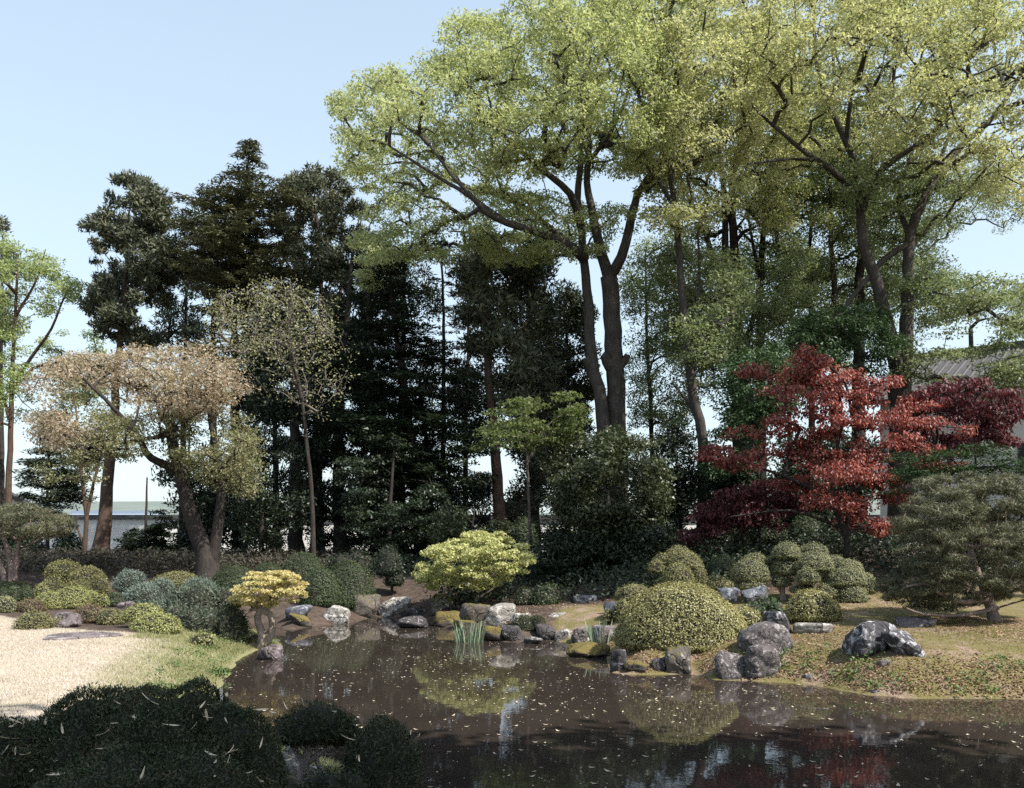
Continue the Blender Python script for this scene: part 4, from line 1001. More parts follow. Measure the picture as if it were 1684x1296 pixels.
shrub('olive green cloud pruned mound of six pads, beside the trained pine on the lawn side', (380, 352), [(310, 183, 275, 88, .2), (425, 215, 335, 98, 0), (270, 250, 335, 55, -.2), (390, 275, 350, 66, -.5), (480, 265, 352, 52, -.3), (268, 283, 338, 56, -.4)], 'olive', .055, .03, o=c1, spike=True)
shrub('light green azalea mound of several lobes in front of the olive cloud pruned mound', (320, 425), [(265, 335, 430, 102, 0), (362, 314, 425, 92, .1), (440, 330, 405, 52, .3), (205, 295, 360, 34, .6), (495, 350, 410, 36, .1)], 'azalea', .045, .026, o=c1)
shrub('low bronze azalea strip at the near side of the light green mound', (150, 437), [(150, 372, 440, 66)], 'azalea_brown', .045, .026, o=c1)
shrub('round clipped green ball nearest the edge of the pale lawn by the pine', (30, 440), [(30, 356, 445, 50)], 'box', .05, .028, o=c1)
shrub('small dark clipped ball behind the round green ball', (15, 372), [(18, 320, 372, 34)], 'box_dark', .05, .028, o=c1)
shrub('pair of joined small clipped balls between the dark hedge and the light azalea mound', (95, 385), [(72, 305, 388, 36), (125, 310, 382, 38, .1)], 'box_dark', .05, .028, o=c1)
shrub('low dark clipped hedge at the feet of the flat topped pine', (60, 335), [(20, 288, 340, 60), (95, 290, 335, 60)], 'box_dark', .05, .028, o=c1)
shrub('small loose azalea at the lawn edge standing before the flat dark stone', (165, 522), [(165, 436, 528, 84)], 'olive', .045, .026, o=c1, loose=.03)
shrub('little dark azalea between the flat stone and the bronze azalea', (320, 512), [(320, 452, 516, 62)], 'olive', .045, .026, o=c1)
shrub('bronze topped azalea beside the purple grey lawn rock', (440, 492), [(440, 396, 496, 86)], 'azalea_brown', .045, .026, o=c1)
shrub('small green azalea tucked between the bronze topped azalea and the bright one', (545, 500), [(545, 420, 503, 66)], 'olive', .045, .026, o=c1)
shrub('bright yellow green azalea of two rounded lobes at the tip of the lawn', (755, 540), [(700, 398, 480, 94, .5), (762, 446, 546, 120, 0)], 'azalea', .05, .028, o=c1)
shrub('small dark green bush behind the purple grey lawn rock', (560, 412), [(562, 340, 415, 48)], 'box_dark', .05, .028, o=c1)
shrub('blue green juniper clipped in rounded lobes beside the yellow green dome', (705, 396), [(640, 234, 340, 78, .4), (705, 298, 402, 99, -.2), (792, 272, 372, 64, .1)], 'blue', .06, .02, 1.4, o=c1, spike=True)
shrub('yellow green clipped dome behind the blue green juniper', (865, 335), [(865, 240, 345, 124)], 'olive', .055, .03, o=c1)
shrub('pale blue green clipped ball above the grey green juniper mass', (975, 352), [(975, 270, 360, 78)], 'blue', .06, .02, 1.4, o=c1, spike=True)
shrub('large uneven grey green juniper mass beside the golden maple', (980, 540), [(890, 322, 490, 95, .5), (1000, 308, 480, 105, .5), (1095, 330, 470, 68, .6), (862, 400, 530, 66, 0), (965, 415, 552, 95, 0), (1040, 440, 560, 60, -.1)], 'grey_green', .07, .022, 1.4, o=c1, spike=True, rough=.09, loose=.03)
shrub('dark spiky juniper hanging over the inlet next to the gnarled golden maple trunk', (1125, 585), [(1120, 405, 590, 78, 0), (1165, 440, 560, 40, .2)], 'juniper', .07, .022, 1.4, o=c1, spike=True, rough=.09, loose=.03)
shrub('pale leaved small shrub filling the gap behind the bright azalea', (765, 445), [(765, 384, 448, 54)], 'grey_green', .05, .028, o=c1, loose=.03)
shrub('small yellow leaved shrub on the grassy shore below the grey green juniper', (985, 607), [(982, 532, 612, 64), (945, 560, 605, 36)], 'azalea', .05, .03, .9, o=c1, loose=.05, rough=.1)
gdd = 'dark clipped domes along the far shore'
shrub('dark clipped dome at the foot of the old cherry', (387, 975), [(387, 932, 978, 38)], 'box_dark', .055, .03, group=gdd)
shrub('low dark clipped dome peeping over the crown of the golden maple', (442, 955), [(442, 925, 962, 28)], 'box_dark', .055, .03, group=gdd)
shrub('high dark clipped dome at the back of the far shore group', (500, 962), [(500, 911, 968, 36)], 'box_dark', .055, .03, group=gdd)
shrub('dark clipped dome nearest the golden maple crown and above the white shore rock', (528, 998), [(528, 936, 1004, 34)], 'box_dark', .055, .03, group=gdd)
shrub('largest dark clipped dome beside the big grey green shore rock', (575, 1003), [(573, 926, 1010, 44)], 'box_dark', .055, .03, group=gdd)
shrub('dark broadleaf shrub spreading over the top of the largest dark dome', (580, 950), [(580, 902, 955, 34)], 'dark_ever', .12, .06, .9, loose=.12, rough=.15, name='broadleaf_shrub')
shrub('dark mushroom shaped topiary on a thin stem in the shade of the wood', (642, 985), [(640, 898, 950, 22), (648, 925, 965, 16)], 'dark_ever', .06, .034, name='topiary_tree', cat='topiary', trunk=[[(645, 990, .05), (644, 940, .03)]], bark='bark_dark')
shrub('dark round shrub beside the crown of the bright yellow green maple', (858, 940), [(858, 853, 945, 28)], 'box_dark', .06, .034)
shrub('small speckled round shrub in the shade above the overhanging rock', (600, 402), [(600, 316, 405, 46)], 'ever', .05, .03, o=c3, loose=.04)
shrub('dim spreading shrub close to the small speckled round shrub', (700, 402), [(700, 300, 408, 66)], 'box_dark', .06, .034, o=c3, loose=.05, rough=.1)
shrub('spreading green juniper cushion wedged between two shore rocks', (622, 530), [(600, 452, 540, 60), (660, 450, 520, 42)], 'ever', .05, .02, 1.3, o=c3, spike=True)
shrub('dark clipped mound of lobes standing just behind the big dome', (585, 470), [(585, 163, 260, 92, .5), (605, 185, 345, 150, .4), (430, 262, 360, 62, .2), (580, 292, 450, 116, -.2), (720, 288, 430, 68, .1), (478, 212, 300, 72, .4), (520, 360, 480, 90, .2), (690, 370, 480, 90, .3)], 'olive', .045, .025, o=c4, d=19.4)
shrub('clipped mound emerging between the big dome and the iris clump', (265, 690), [(265, 436, 570, 128, .4), (190, 540, 700, 68, 0), (88, 618, 715, 42, .1)], 'olive', .045, .025, o=c4)
shrub('little dark clipped lobe between two mounds behind the big dome', (440, 480), [(440, 400, 485, 55)], 'olive', .045, .025, o=c4)
shrub('largest clipped azalea dome, broad and speckled bronze green at the water edge', (600, 905), [(600, 438, 925, 468, 0), (1060, 600, 860, 160, .25)], 'dome', .05, .028, 1.5, o=c4, dome=.8, rough=.03, depth=.85)
shrub('dark clipped ball behind the cloud pruned group and beside the many lobed mound', (905, 420), [(905, 230, 400, 92), (860, 330, 420, 60)], 'box_dark', .045, .025, o=c4)
shrub('low clipped pad in front of the dark blue rocks', (870, 480), [(870, 378, 478, 112), (950, 345, 440, 50, .2)], 'olive', .045, .025, o=c4)
shrub('cloud pruned tree of rounded pads on a pale crooked trunk', (1330, 565), [(1125, 217, 300, 92, .3), (1105, 258, 430, 138, 0), (1100, 385, 480, 112, -.1), (1270, 230, 300, 52, .3), (1355, 246, 375, 110, 0), (1320, 355, 455, 68, -.1), (1010, 340, 420, 50, .2)], 'box', .042, .024, o=c4, name='topiary_tree', cat='topiary', trunk=[[(1335, 580, .09), (1325, 500, .07), (1330, 420, .05)], [(1325, 500, .05), (1240, 380, .03), (1180, 350, .02)]], bark='bark_pale')
shrub('wide cloud pruned shrub stepping down in many pads towards the trained pine', (400, 535), [(60, 133, 245, 104, .5), (235, 136, 240, 98, .5), (240, 194, 330, 122, .1), (195, 296, 410, 78, -.2), (375, 215, 300, 70, .4), (460, 243, 350, 108, .2), (440, 300, 430, 150, 0), (580, 338, 480, 82, .1), (480, 395, 545, 112, -.2), (330, 400, 500, 90, -.1), (170, 403, 470, 92, .1)], 'box', .042, .024, o=c5, trunk=[[(300, 560, .06), (300, 470, .04)]], bark='bark_pale')
shrub('round clipped fresh green azalea above the white veined rock', (225, 668), [(220, 438, 672, 166), (365, 515, 675, 62, .1)], 'dome', .045, .026, 1.4, o=c5)
shrub('loose glossy green shrub between the big dome and the round azalea', (1190, 690), [(1120, 556, 680, 92), (1250, 538, 695, 98)], 'camellia', .07, .04, 1.0, o=c4, loose=.06, rough=.1, name='broadleaf_shrub')
shrub('small dark clipped topiary ball with a short trunk under the red maple', (430, 1150), [(440, 965, 1095, 88), (318, 1015, 1155, 56, .1)], 'box_dark', .06, .034, o=c7, name='topiary_tree', cat='topiary', trunk=[[(430, 1165, .07), (430, 1080, .05)]])
shrub('dark round shrub just above the topiary ball at the red maple foot', (515, 1010), [(515, 895, 1020, 94)], 'box_dark', .06, .034, o=c7)
shrub('deep shaded dark shrub under the lowest red maple branch', (650, 1110), [(650, 948, 1115, 104)], 'box_dark', .06, .034, o=c7, loose=.05)
# the near bank
shrub('huge dark juniper cushion in shade at the near edge, strewn with dry bamboo leaves', (230, 1342), [(40, 1182, 1400, 125, .1), (150, 1150, 1400, 165, .2), (285, 1128, 1400, 150, .1), (395, 1165, 1400, 88, 0), (240, 1210, 1420, 200, -.35)], 'juniper', .027, .0095, 1.9, d=5.6, spike=True, rough=.07, loose=.012, name='juniper_shrub')
shrub('small dark juniper on a twisted bare trunk beside the huge juniper cushion', (590, 1300), [(640, 896, 1070, 178, 0), (770, 945, 1085, 95, .1), (545, 955, 1080, 90, .1)], 'juniper', .034, .0105, 1.7, o=c2, d=6.9, spike=True, rough=.09, loose=.015, name='juniper_shrub', depth=.8,
      trunk=[[(590, 1330, .05), (596, 1180, .04), (640, 1050, .03)], [(596, 1180, .03), (680, 1120, .025), (740, 1090, .02)], [(690, 1240, .022), (650, 1140, .016), (660, 1060, .012)], [(655, 1130, .012), (720, 1130, .01), (790, 1100, .008)], [(596, 1180, .025), (540, 1090, .02), (500, 1050, .012)]], bark='bark_pale')
shrub('dark rounded juniper at the water edge with one pale leaf on top', (985, 1340), [(985, 983, 1360, 176, 0), (860, 1080, 1350, 80, .1)], 'juniper', .034, .0105, 1.8, o=c2, d=6.5, spike=True, rough=.05, name='juniper_shrub')
shrub('low dark juniper sprays filling the bank between the two smaller junipers', (760, 1340), [(700, 1215, 1350, 120, 0), (830, 1225, 1350, 90, 0)], 'juniper', .042, .015, 1.0, o=c2, d=6.1, spike=True, rough=.1, loose=.03, name='juniper_shrub')

# ------------------------------------------------------------------ rocks
M['rk_grey'] = rockmat('rock_grey_lichen', (.075, .068, .066), (.14, .13, .125), (.46, .44, .42), .3)
M['rk_pale'] = rockmat('rock_pale', (.15, .135, .12), (.3, .28, .25), (.5, .48, .45), .4)
M['rk_mossy'] = rockmat('rock_mossy', (.08, .07, .06), (.15, .13, .11), (.35, .33, .3), .15, (.12, .105, .04), .45)
M['rk_moss_top'] = rockmat('rock_moss_topped', (.07, .06, .05), (.12, .1, .085), (.3, .28, .24), .1, (.17, .135, .045), .9)
M['rk_dark'] = rockmat('rock_dark', (.045, .04, .042), (.09, .08, .08), (.32, .3, .3), .2)
M['rk_blue'] = rockmat('rock_blue_grey', (.07, .075, .09), (.14, .15, .17), (.33, .34, .37), .3)
M['rk_white'] = rockmat('rock_dark_white_veined', (.04, .038, .042), (.09, .085, .09), (.46, .45, .47), .42, scale=4.5)
M['rk_purple'] = rockmat('rock_purple_grey', (.13, .105, .11), (.2, .17, .17), (.36, .33, .33), .25)
M['rk_round'] = rockmat('rock_rounded_grey', (.075, .065, .065), (.15, .132, .13), (.4, .37, .36), .25, scale=9)
def rock(label, x0, x1, yt, yb, mat, seed, facets=9, p=9.0, d=None, depth=.8, sub=4, emb=.18, skew=0.0, rot=None, name='rock'):
    rng = rng_of(seed + 9000)
    g = G((x0 + x1) / 2, yb)
    dd = d or g[1]
    w = (x1 - x0) / F * dd; h = (yb - yt) / F * dd
    U, Fc = ico(sub)
    n = nrm(rng.normal(size=(facets, 3)) * [1, 1, .8]); di = rng.uniform(.62, 1, facets)
    box_n = np.array([[1, 0, 0], [-1, 0, 0], [0, 1, 0], [0, -1, 0], [0, 0, 1], [0, 0, -1.0]])
    n = np.vstack([n, box_n]); di = np.concatenate([di, np.full(6, 1.05)])
    r = (np.clip(U @ n.T / di, 0, None) ** p).sum(1) ** (-1 / p)
    a, b, c_ = SinNoise(seed, 16, 1.5, 4), SinNoise(seed + 1, 20, 5, 12), SinNoise(seed + 2, 24, 14, 34)
    r = r * (1 + .05 * a(U) + .03 * b(U) + .014 * c_(U) - .04 * np.clip(np.abs(b(U * 1.3)), 0, .4))
    Pn = U * r[:, None]
    Pn[:, 0] += skew * Pn[:, 2]
    lo, hi = Pn.min(0), Pn.max(0)
    Pn = (Pn - lo) / (hi - lo)
    dp = w * depth
    Pn = Pn * [w, dp, h * (1 + emb)] - [w / 2, dp / 2, h * emb]
    cy = dd + dp * .42
    base = np.array([((x0 + x1) / 2 - CX) / F * dd, cy, EYE - (yb - HY) / F * dd - .02])
    o = link(name, new_mesh(name, [(Pn, Fc, 0)], [M[mat]], True), None, tuple(base))
    return tag(o, label, 'rock')
def crop(o, *v):
    ox, oy, k = o; return (ox + v[0] * k, ox + v[1] * k, oy + v[2] * k, oy + v[3] * k)
RK = [
 ('purple grey rock rising between azaleas at the lawn edge', *crop(c1, 548, 655, 380, 440), 'rk_purple', 1, dict()),
 ('flat topped dark stone behind the small loose azalea on the lawn', *crop(c1, 225, 375, 434, 512), 'rk_purple', 2, dict(p=14)),
 ('mossy pale rock by the water below the golden maple crown', *crop(c2, 515, 625, 437, 505), 'rk_moss_top', 3, dict(skew=-.2)),
 ('upright pale grey rock standing alone in the far shallows', *crop(c2, 676, 814, 400, 492), 'rk_pale', 4, dict(sub=5)),
 ('big grey green slanting rock under the largest dark dome', *crop(c2, 818, 958, 345, 462), 'rk_mossy', 5, dict(sub=5, skew=.3)),
 ('broad pale spotted shore rock next to the slanting one', *crop(c2, 940, 1115, 360, 455), 'rk_pale', 6, dict(sub=5)),
 ('low dark rock with a pale crest just above the far water', *crop(c2, 1045, 1205, 412, 470), 'rk_dark', 7, dict(p=7)),
 ('shaded flat rock in the far water below the pale crested one', *crop(c2, 1040, 1200, 455, 515), 'rk_dark', 8, dict(p=6)),
 ('brown mossy boulder under the trunk side of the bright maple', *crop(c3, 138, 275, 345, 442), 'rk_mossy', 9, dict(sub=5)),
 ('dark mossy slab sloping below the bright maple branches', *crop(c3, 150, 300, 430, 505), 'rk_moss_top', 10, dict()),
 ('mossy dark boulder right at the bright maple foot', *crop(c3, 275, 440, 392, 500), 'rk_mossy', 11, dict()),
 ('small moss capped rock standing behind the iris clump', *crop(c3, 250, 372, 470, 528), 'rk_moss_top', 12, dict()),
 ('white sunlit craggy rock between the bright maple and the juniper cushion', *crop(c3, 410, 560, 392, 505), 'rk_pale', 13, dict(sub=5)),
 ('small pale brown rock behind the juniper cushion', *crop(c3, 540, 640, 436, 500), 'rk_pale', 14, dict()),
 ('low moss and brown rock at the water beside the iris clump', *crop(c3, 398, 510, 500, 580), 'rk_moss_top', 15, dict(emb=.3)),
 ('dark faced rounded rock touching the low mossy one', *crop(c3, 485, 600, 498, 582), 'rk_dark', 16, dict()),
 ('little flat dark stone in the water below the juniper cushion', *crop(c3, 597, 695, 556, 592), 'rk_grey', 17, dict()),
 ('overhanging pink grey boulder on a dark undercut base', *crop(c3, 655, 823, 437, 520), 'rk_pale', 18, dict(sub=5, p=5, d=20.0)),
 ('black undercut stone carrying the overhanging boulder', *crop(c3, 655, 770, 495, 578), 'rk_dark', 19, dict()),
 ('small pale round rock leaning at the side of the undercut stone', *crop(c3, 748, 840, 513, 578), 'rk_pale', 20, dict(p=6)),
 ('square grey block rock behind the second iris clump', *crop(c3, 830, 960, 508, 590), 'rk_grey', 21, dict(p=16)),
 ('long grey rock reaching from the second iris clump to the big dome', *crop(c3, 930, 1060, 498, 595), 'rk_purple', 22, dict(p=14)),
 ('flat stone with golden moss lying in the water before the irises', *crop(c3, 808, 1040, 588, 660), 'rk_moss_top', 23, dict(sub=5, p=10, emb=.3, depth=.7)),
 ('dark upright rock under the water side edge of the big dome', *crop(c4, 100, 225, 890, 1060), 'rk_dark', 24, dict(sub=5, emb=.3)),
 ('low yellow moss stone at the water under the big dome', *crop(c4, 200, 400, 980, 1065), 'rk_moss_top', 25, dict(emb=.3)),
 ('black stone in a gap below the middle of the big dome', *crop(c4, 400, 515, 950, 1070), 'rk_dark', 26, dict(emb=.3)),
 ('pale mossy rock leaning out beneath the big dome', *crop(c4, 500, 690, 860, 1080), 'rk_mossy', 27, dict(sub=5, emb=.25)),
 ('great smooth grey boulder, rounded and highest by the big dome', *crop(c4, 1040, 1420, 708, 945), 'rk_round', 28, dict(sub=5, p=3.6, facets=5, depth=.9)),
 ('round dark boulder half in the water, next to the cleft', *crop(c4, 862, 1095, 912, 1118), 'rk_round', 29, dict(sub=5, p=3.6, facets=5, emb=.3)),
 ('dark pear shaped boulder at the water before the great smooth one', *crop(c4, 1070, 1335, 850, 1125), 'rk_round', 30, dict(sub=5, p=4, facets=6, emb=.3, skew=-.25)),
 ('white and black craggy rock behind the great smooth boulder', *crop(c4, 1215, 1420, 622, 790), 'rk_white', 31, dict(sub=5)),
 ('long low pale rock at the foot of the round azalea', *crop(c5, 120, 370, 660, 742), 'rk_pale', 32, dict(emb=.3)),
 ('large white veined black rock alone on the moss', *crop(c5, 500, 860, 650, 880), 'rk_white', 33, dict(sub=5, p=7, skew=-.15)),
 ('dark slanting flank stone against the large white veined rock', *crop(c5, 720, 1015, 715, 895), 'rk_white', 34, dict(sub=5, p=7, skew=-.6)),
 ('small flat purple stone on the moss before the white veined rock', *crop(c5, 672, 822, 900, 942), 'rk_purple', 35, dict(p=7, emb=.4)),
 ('little pointed grey stone at the water edge of the moss bank', *crop(c5, 178, 255, 998, 1052), 'rk_grey', 36, dict()),
 ('flat wet stone lying in the water off the moss bank', *crop(c5, 625, 750, 1105, 1140), 'rk_purple', 37, dict(p=7, emb=.5)),
 ('low wide lichen rock in front of the trained pine', *crop(c5, 830, 1075, 625, 695), 'rk_purple', 38, dict(p=6, emb=.5)),
 ('flat pinkish stone showing between the big dome and the glossy shrub', *crop(c4, 1015, 1130, 590, 650), 'rk_purple', 39, dict(d=17.4)),
 ('dark blue grey rock beneath the low clipped pad', *crop(c4, 880, 1030, 455, 560), 'rk_blue', 40, dict(d=18.4)),
 ('second dark blue grey rock in the shade of the cloud pruned tree', *crop(c4, 1030, 1250, 440, 560), 'rk_blue', 41, dict(d=18.6)),
 ('blue grey rock in the shade behind the clipped mound by the irises', *crop(c4, 55, 140, 552, 650), 'rk_blue', 42, dict(d=19.6)),
 ('dim blue rock in deep shade on the slope below the dark evergreens', *crop(c3, 840, 960, 350, 430), 'rk_blue', 43, dict(d=22.2)),
 ('small dim rock in shade next to the dim spreading shrub', *crop(c3, 650, 740, 400, 450), 'rk_blue', 44, dict(d=21.8)),
 ('shore rock carrying the gnarled golden maple roots', *crop(c2, 352, 482, 590, 672), 'rk_purple', 45, dict(sub=5, emb=.3)),
 ('small mossy rock on the grass beside the golden maple rock', *crop(c2, 300, 385, 545, 610), 'rk_mossy', 46, dict()),
 ('pale bank stone seen through the twisted juniper trunk', *crop(c2, 480, 585, 1075, 1290), 'rk_pale', 47, dict(d=7.25, emb=.3)),
 ('tan bank stone low behind the twisted juniper trunk', *crop(c2, 600, 670, 1175, 1270), 'rk_pale', 48, dict(d=7.3, emb=.3)),
 ('dull far shore rock half hidden below the golden maple branches', *crop(c2, 490, 620, 400, 470), 'rk_blue', 49, dict()),
 ('small pebble like rock where the moss bank meets the pear shaped boulder', *crop(c4, 1305, 1355, 1095, 1120), 'rk_grey', 50, dict(emb=.4)),
]
for lb, x0, x1, yt, yb, mt, sd, kw in RK: rock(lb, x0, x1, yt, yb, mt, sd, **kw)
# flush stepping stone in the lawn
g0 = G(132, 1047)
rng = rng_of(77); a = np.linspace(0, 2 * math.pi, 29)[:-1]
rad = 1 + .08 * np.sin(3 * a + 1) + .05 * np.sin(5 * a)
ring = np.stack([np.cos(a) * .62 * rad, np.sin(a) * .45 * rad, np.zeros(28)], -1)
for rrr in (ring,):
    for i in range(28): rrr[i, 2] = gz(g0[0] + rrr[i, 0], g0[1] + rrr[i, 1]) - g0[2]
Vs = np.vstack([ring - [0, 0, .1], ring + [0, 0, .02], ring * [.95, .95, 1] + [0, 0, .035]])
Qs = np.array([[r * 28 + i, r * 28 + (i + 1) % 28, (r + 1) * 28 + (i + 1) % 28, (r + 1) * 28 + i] for r in range(2) for i in range(28)])
top = (np.arange(28) + 56)[None, :]
tag(link('stepping_stone', new_mesh('stepping_stone', [(Vs, Qs, 0), (np.zeros((0, 3)), top - len(Vs), 0)], [M['rk_purple']]), None, tuple(g0)), 'flat dark stepping stone set flush in the pale lawn', 'stone')

# ------------------------------------------------------------------ irises
def iris(label, px, py, wpx, h, n, seed):
    rng = rng_of(seed); g = G(px, py); w = wpx / F * g[1] / 2
    Vs = []; Qs = []; k = 0
    for i in range(n):
        a = rng.uniform(0, 6.28); r = math.sqrt(rng.uniform()); b = np.array([math.cos(a) * r * w, math.sin(a) * r * w * .7, -.06])
        ln = np.array([b[0] / w * .22 + rng.normal() * .1, rng.normal() * .1, 1.0]); hh = h * rng.uniform(.6, 1.1); tw = rng.uniform(0, 6.28); s = np.array([math.cos(tw), math.sin(tw), 0]) * .5 * .026
        bend = np.array([ln[0], ln[1], -.15]) * rng.uniform(0, .35) * hh
        for j, (t_, ww) in enumerate(((0, .8), (.4, 1), (.75, .75), (1, .04))):
            c = b + ln * hh * t_ + bend * t_ * t_
            Vs += [c - s * ww, c + s * ww]
            if j < 3: Qs.append([k + j * 2, k + j * 2 + 1, k + j * 2 + 3, k + j * 2 + 2])
        k += 8
    root = thing('iris_clump', label, 'iris', g)
    o = link('leaf_blades', new_mesh('leaf_blades', [(np.array(Vs), np.array(Qs), 0)], [M['iris']]), root); o["kind"] = "stuff"
iris('iris clump with sword leaves rising from open water, the one by the low mossy rock', 772, 1056, 46, .56, 80, 601)
iris('iris clump with sword leaves rising from the water beside the big dome', 992, 1060, 42, .55, 62, 602)

# ------------------------------------------------------------------ ground cover nobody could count
def scatter(n, x0, x1, y0, y1, rng, f):
    out = np.empty((0, 2))
    while len(out) < n:
        a = np.stack([rng.uniform(x0, x1, n), rng.uniform(y0, y1, n)], -1)
        out = np.vstack([out, a[rng.uniform(size=n) < f(a[:, 0], a[:, 1])]])
    return out[:n]
def blades(name, xy, h, w, mat, rng, lean=.5):
    z = ground(xy[:, 0], xy[:, 1]); n = len(xy)
    b = np.column_stack([xy, z - .005]); a = rng.uniform(0, 6.28, n)
    s = np.stack([np.cos(a), np.sin(a), a * 0], -1) * (w * rng.uniform(.6, 1.2, n))[:, None]
    tip = b + np.stack([rng.normal(size=n) * lean, rng.normal(size=n) * lean, np.ones(n)], -1) * (h * rng.uniform(.4, 1.2, n))[:, None]
    V = np.stack([b - s, b + s, tip], 1).reshape(-1, 3)
    tag(link(name, new_mesh(name, [(V, np.arange(n * 3).reshape(n, 3), 0)], [M[mat]])), kind="stuff")
rng = rng_of(800)
inl = lambda x, y: in_poly(x, y, LAWN)
blades('dry_lawn_grass', scatter(64000, -13, -3, 7, 20, rng, lambda x, y: inl(x, y) & (sdist(x, y) > .3) & (np.abs(x) < .6 * y + .5)), .035, .005, 'drygrass', rng)
lawn_d = lambda x, y: np.where(inl(x, y), -edge_dist(x, y, LAWN), edge_dist(x, y, LAWN))
blades('shore_grass', scatter(42000, -6.5, -1.5, 8, 19, rng, lambda x, y: (sdist(x, y) > .02) * S(lawn_d(x, y), -1.1, .2) * S(sdist(x, y), 2.6, .8) * (.25 + .75 * (gn2(np.stack([x, y, x * 0], -1)) > 0))), .075, .006, 'greengrass', rng, .7)
blades('moss_bank_grass', scatter(50000, 1.5, 9.5, 11.8, 19, rng, lambda x, y: (sdist(x, y) > .02) * S(gn1(np.stack([x, y, x * 0 + 5], -1) * 1.7), -.9, .7)), .03, .005, 'mossgrass', rng, .7)
def leaf_litter(name, xy, L, Wd, mat, rng, lift=.012, tilt=.3, z=None):
    n = len(xy); zz = ground(xy[:, 0], xy[:, 1]) if z is None else z
    V, Q_ = leafquads(np.column_stack([xy, zz + lift * rng.uniform(.4, 1.4, n)]), np.array([0, 0, 1.0]) + rng.normal(size=(n, 3)) * tilt, rng.normal(size=(n, 3)), L * rng.uniform(.5, 1.3, n), Wd * rng.uniform(.6, 1.3, n))
    tag(link(name, new_mesh(name, [(V, Q_, 0)], [M[mat]])), kind="stuff")
ln_ = SinNoise(55, 14, .5, 2.2)
leaf_litter('fallen_leaves', scatter(17000, -2, 9.5, 12.3, 30, rng, lambda x, y: (sdist(x, y) > .03) * S(ln_(np.stack([x, y, x * 0], -1)), -.6, .9) * (.35 + .65 * (y < 19))), .045, .028, 'litter', rng)
leaf_litter('bank_leaf_litter', scatter(5500, 1.2, 9, 11.8, 15.5, rng, lambda x, y: (sdist(x, y) > .0) * S(sdist(x, y), .9, .1)), .04, .025, 'litter', rng, .02, .5)
def low_plants(name, xy, h, L, Wd, per, mat, rng, spread=.12):
    n = len(xy); z = ground(xy[:, 0], xy[:, 1]); ci = np.repeat(np.arange(n), per); k = len(ci)
    hs = h * rng.uniform(.5, 1.2, n)
    P = np.column_stack([xy[ci] + rng.normal(size=(k, 2)) * spread, z[ci] + hs[ci] * rng.uniform(.05, 1, k)])
    V, Q_ = leafquads(P, rng.normal(size=(k, 3)) * .6 + [0, -.15, .8], rng.normal(size=(k, 3)), L * rng.uniform(.6, 1.3, k), Wd * rng.uniform(.7, 1.2, k))
    tag(link(name, new_mesh(name, [(V, Q_, 0)], [M[mat]])), kind="stuff")
low_plants('bank_weeds', scatter(120, 3.2, 9, 11.8, 14.5, rng, lambda x, y: (sdist(x, y) > .05) & (sdist(x, y) < .7)), .11, .055, .03, 14, 'weed', rng, .07)
low_plants('shore_weeds', scatter(150, -5.5, -2.5, 10, 18.5, rng, lambda x, y: (sdist(x, y) > .05) & (sdist(x, y) < .8)), .1, .05, .028, 12, 'weed', rng, .07)
low_plants('bamboo_grass', scatter(1500, -24, -4, 25.5, 40, rng, lambda x, y: (sdist(x, y) > 1) * S(y, 29.5, 31)), .6, .24, .055, 20, 'sasa', rng, .32)
low_plants('undergrowth', scatter(1900, -6, 14, 22.3, 33, rng, lambda x, y: (sdist(x, y) > .5) * S(ln_(np.stack([x, y, x * 0 + 9], -1)), -1.8, -.4) * ((x < 3) | (y > 21)) * ((x > -2.5) | (y > 28.5))), .6, .12, .065, 22, 'dark_ever', rng, .3)

# ------------------------------------------------------------------ leaves on the water and on the near juniper
rng = rng_of(900)
fl = scatter(720, -8, 9, 6, 25, rng, lambda x, y: (sdist(x, y) < -.15) * (np.abs(x) < .6 * y) * (.4 + .6 * S(ln_(np.stack([x * 1.3, y * .8, x * 0 + 3], -1)), -.6, 1.2)) * S(y, 4, 9))
fl = fl[np.argsort(fl[:, 1])]
leaf_meshes = []
for i in range(6):
    r = rng_of(950 + i); Lh = .032 * r.uniform(.8, 1.3); w = Lh * r.uniform(.28, .5)
    xs_ = np.array([-1, -.5, 0, .5, 1.0]) * Lh; wv = np.array([.06, .8, 1, .7, .03]) * w; cz = np.array([.004, .001, 0, .002, .007]) * r.uniform(.5, 2)
    V = np.concatenate([np.stack([xs_, wv, cz + .004], -1), np.stack([xs_, wv * 0, cz], -1), np.stack([xs_, -wv, cz + .004], -1)])
    Qf = np.array([[a * 5 + j, (a + 1) * 5 + j, (a + 1) * 5 + j + 1, a * 5 + j + 1] for a in range(2) for j in range(4)])
    leaf_meshes.append(new_mesh('floating_leaf', [(V, Qf, 0)], [M['floatleaf']]))
for i, (x, y) in enumerate(fl[:300]):
    o = link('floating_leaf', leaf_meshes[i % 6], None, (x, y, .003 + .0001 * (i % 7))); o.rotation_euler = (0, 0, rng.uniform(0, 6.28)); s = rng.uniform(.5, 1.25); o.scale = (s, s, s)
    tag(o, 'small tan dead leaf floating on the brown pond water', 'leaf', 'dead leaves floating on the pond')
leaf_litter('floating_leaves', fl[300:], .06, .03, 'floatleaf', rng, .006, .04, np.zeros(len(fl) - 300))
leaf_litter('floating_specks', scatter(1700, -8, 9, 6, 25, rng, lambda x, y: (sdist(x, y) < -.03) * (np.abs(x) < .6 * y) * (.35 + .65 * S(ln_(np.stack([x * 1.3, y * .8, x * 0 + 3], -1)), -.5, 1.3) + S(sdist(x, y), -.5, -.05))), .022, .014, 'floatleaf', rng, .003, .03, np.zeros(1700))
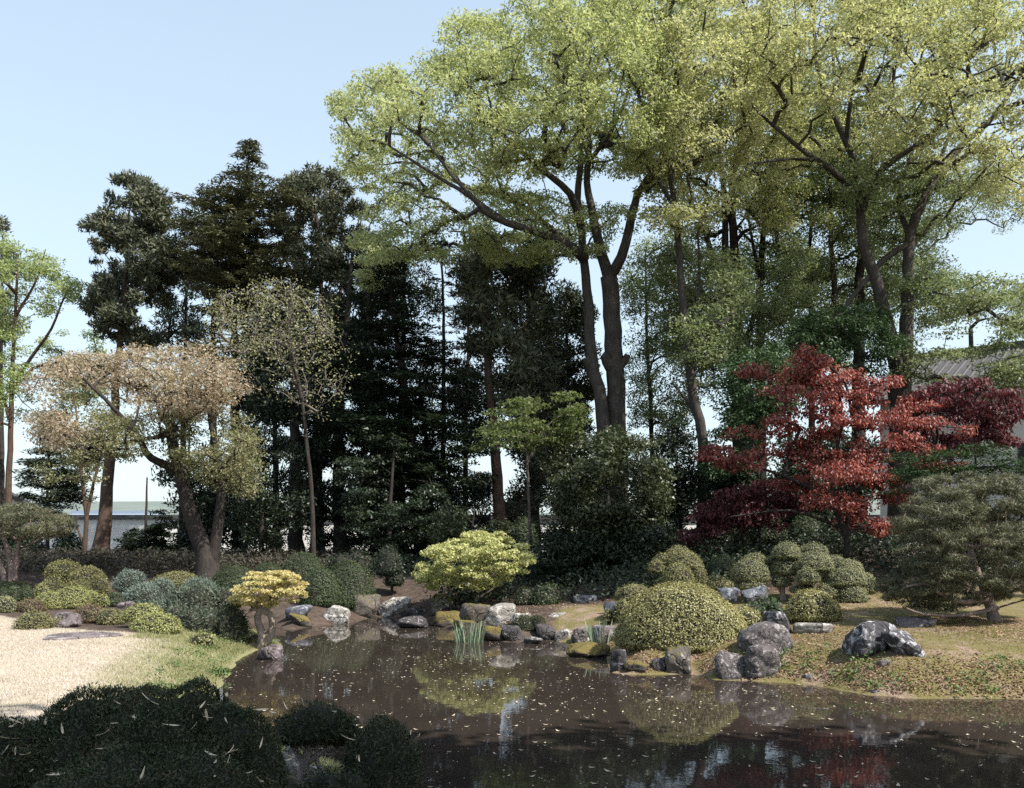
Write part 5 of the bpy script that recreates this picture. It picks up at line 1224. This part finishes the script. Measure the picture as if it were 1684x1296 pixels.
# dry bamboo leaves lying on the junipers: dropped onto the foliage by looking straight down
bl = []
for i in range(4):
    r = rng_of(970 + i); Lh = .05 * r.uniform(.8, 1.2); w = Lh * .13
    xs_ = np.array([-1, -.55, 0, .5, 1.0]) * Lh; wv = np.array([.15, .9, 1, .6, .02]) * w; cz = np.array([.006, .001, 0, .003, .01]) * r.uniform(.3, 1.6)
    V = np.concatenate([np.stack([xs_, wv, cz + .003], -1), np.stack([xs_, wv * 0, cz], -1), np.stack([xs_, -wv, cz + .003], -1)])
    bl.append(new_mesh('bamboo_leaf', [(V, Qf, 0)], [M['bamboo_dry']]))
near = [o for o in C.objects if o.name.startswith('juniper_shrub')]
bpy.context.view_layer.update()
surf = []
for j in near:
    for ch in j.children:
        if ch.name.startswith('foliage_pad'):
            me = ch.data; V = np.empty(len(me.vertices) * 3, np.float32); me.vertices.foreach_get("co", V)
            nvc = 2562 if len(V) and ch.data.polygons[0].loop_total == 3 and sum(1 for p in ch.data.polygons[:5121] if p.loop_total == 3) == 5120 else 642
            surf.append((j, V.reshape(-1, 3)[:nvc] / .93 + np.array(j.location) + np.array(ch.location)))
owner = {'a': near[0]}
for k, (j, cnt) in enumerate(((near[0], 92), (near[1], 14), (near[2], 7))):
    pts = np.concatenate([s for jj, s in surf if jj is j])
    keep = []
    for _ in range(cnt * 40):
        q = pts[rng.integers(len(pts))]
        if q[1] > 7.3 or ((np.hypot(pts[:, 0] - q[0], pts[:, 1] - q[1]) < .05) & (pts[:, 2] > q[2] + .05)).any(): continue
        keep.append(q)
        if len(keep) >= cnt: break
    lb = ('dry pale bamboo leaf caught on the huge dark juniper cushion', 'dry pale bamboo leaf caught on the twisted trunk juniper', 'dry pale bamboo leaf on the rounded juniper at the water')[k]
    for i, q in enumerate(keep):
        o = link('bamboo_leaf', bl[int(rng.integers(4))], None, (q[0], q[1] - .01, q[2] + .02)); o.rotation_euler = (rng.normal() * .5, rng.normal() * .5, rng.uniform(0, 6.28)); s = rng.uniform(.5, 1.2); o.scale = (s, s, s)
        tag(o, lb, 'leaf', ('dry bamboo leaves on the huge juniper', 'dry bamboo leaves on the twisted juniper', 'dry bamboo leaves on the rounded juniper')[k])
# leafy plant on the grassy shore
g = G(353, 1112)
root = thing('shore_plant', 'small leafy light green plant by itself on the grassy shore', 'plant', g)
V, Q_ = clump_leaves(np.array([[0, 0, .07], [.12, .05, .06], [-.12, -.02, .05], [.05, .1, .08]]), 45, .11, .5, .07, .04, 'up', rng_of(5))
o = link('foliage', new_mesh('foliage', [(V, Q_, 0)], [M['weed']]), root)
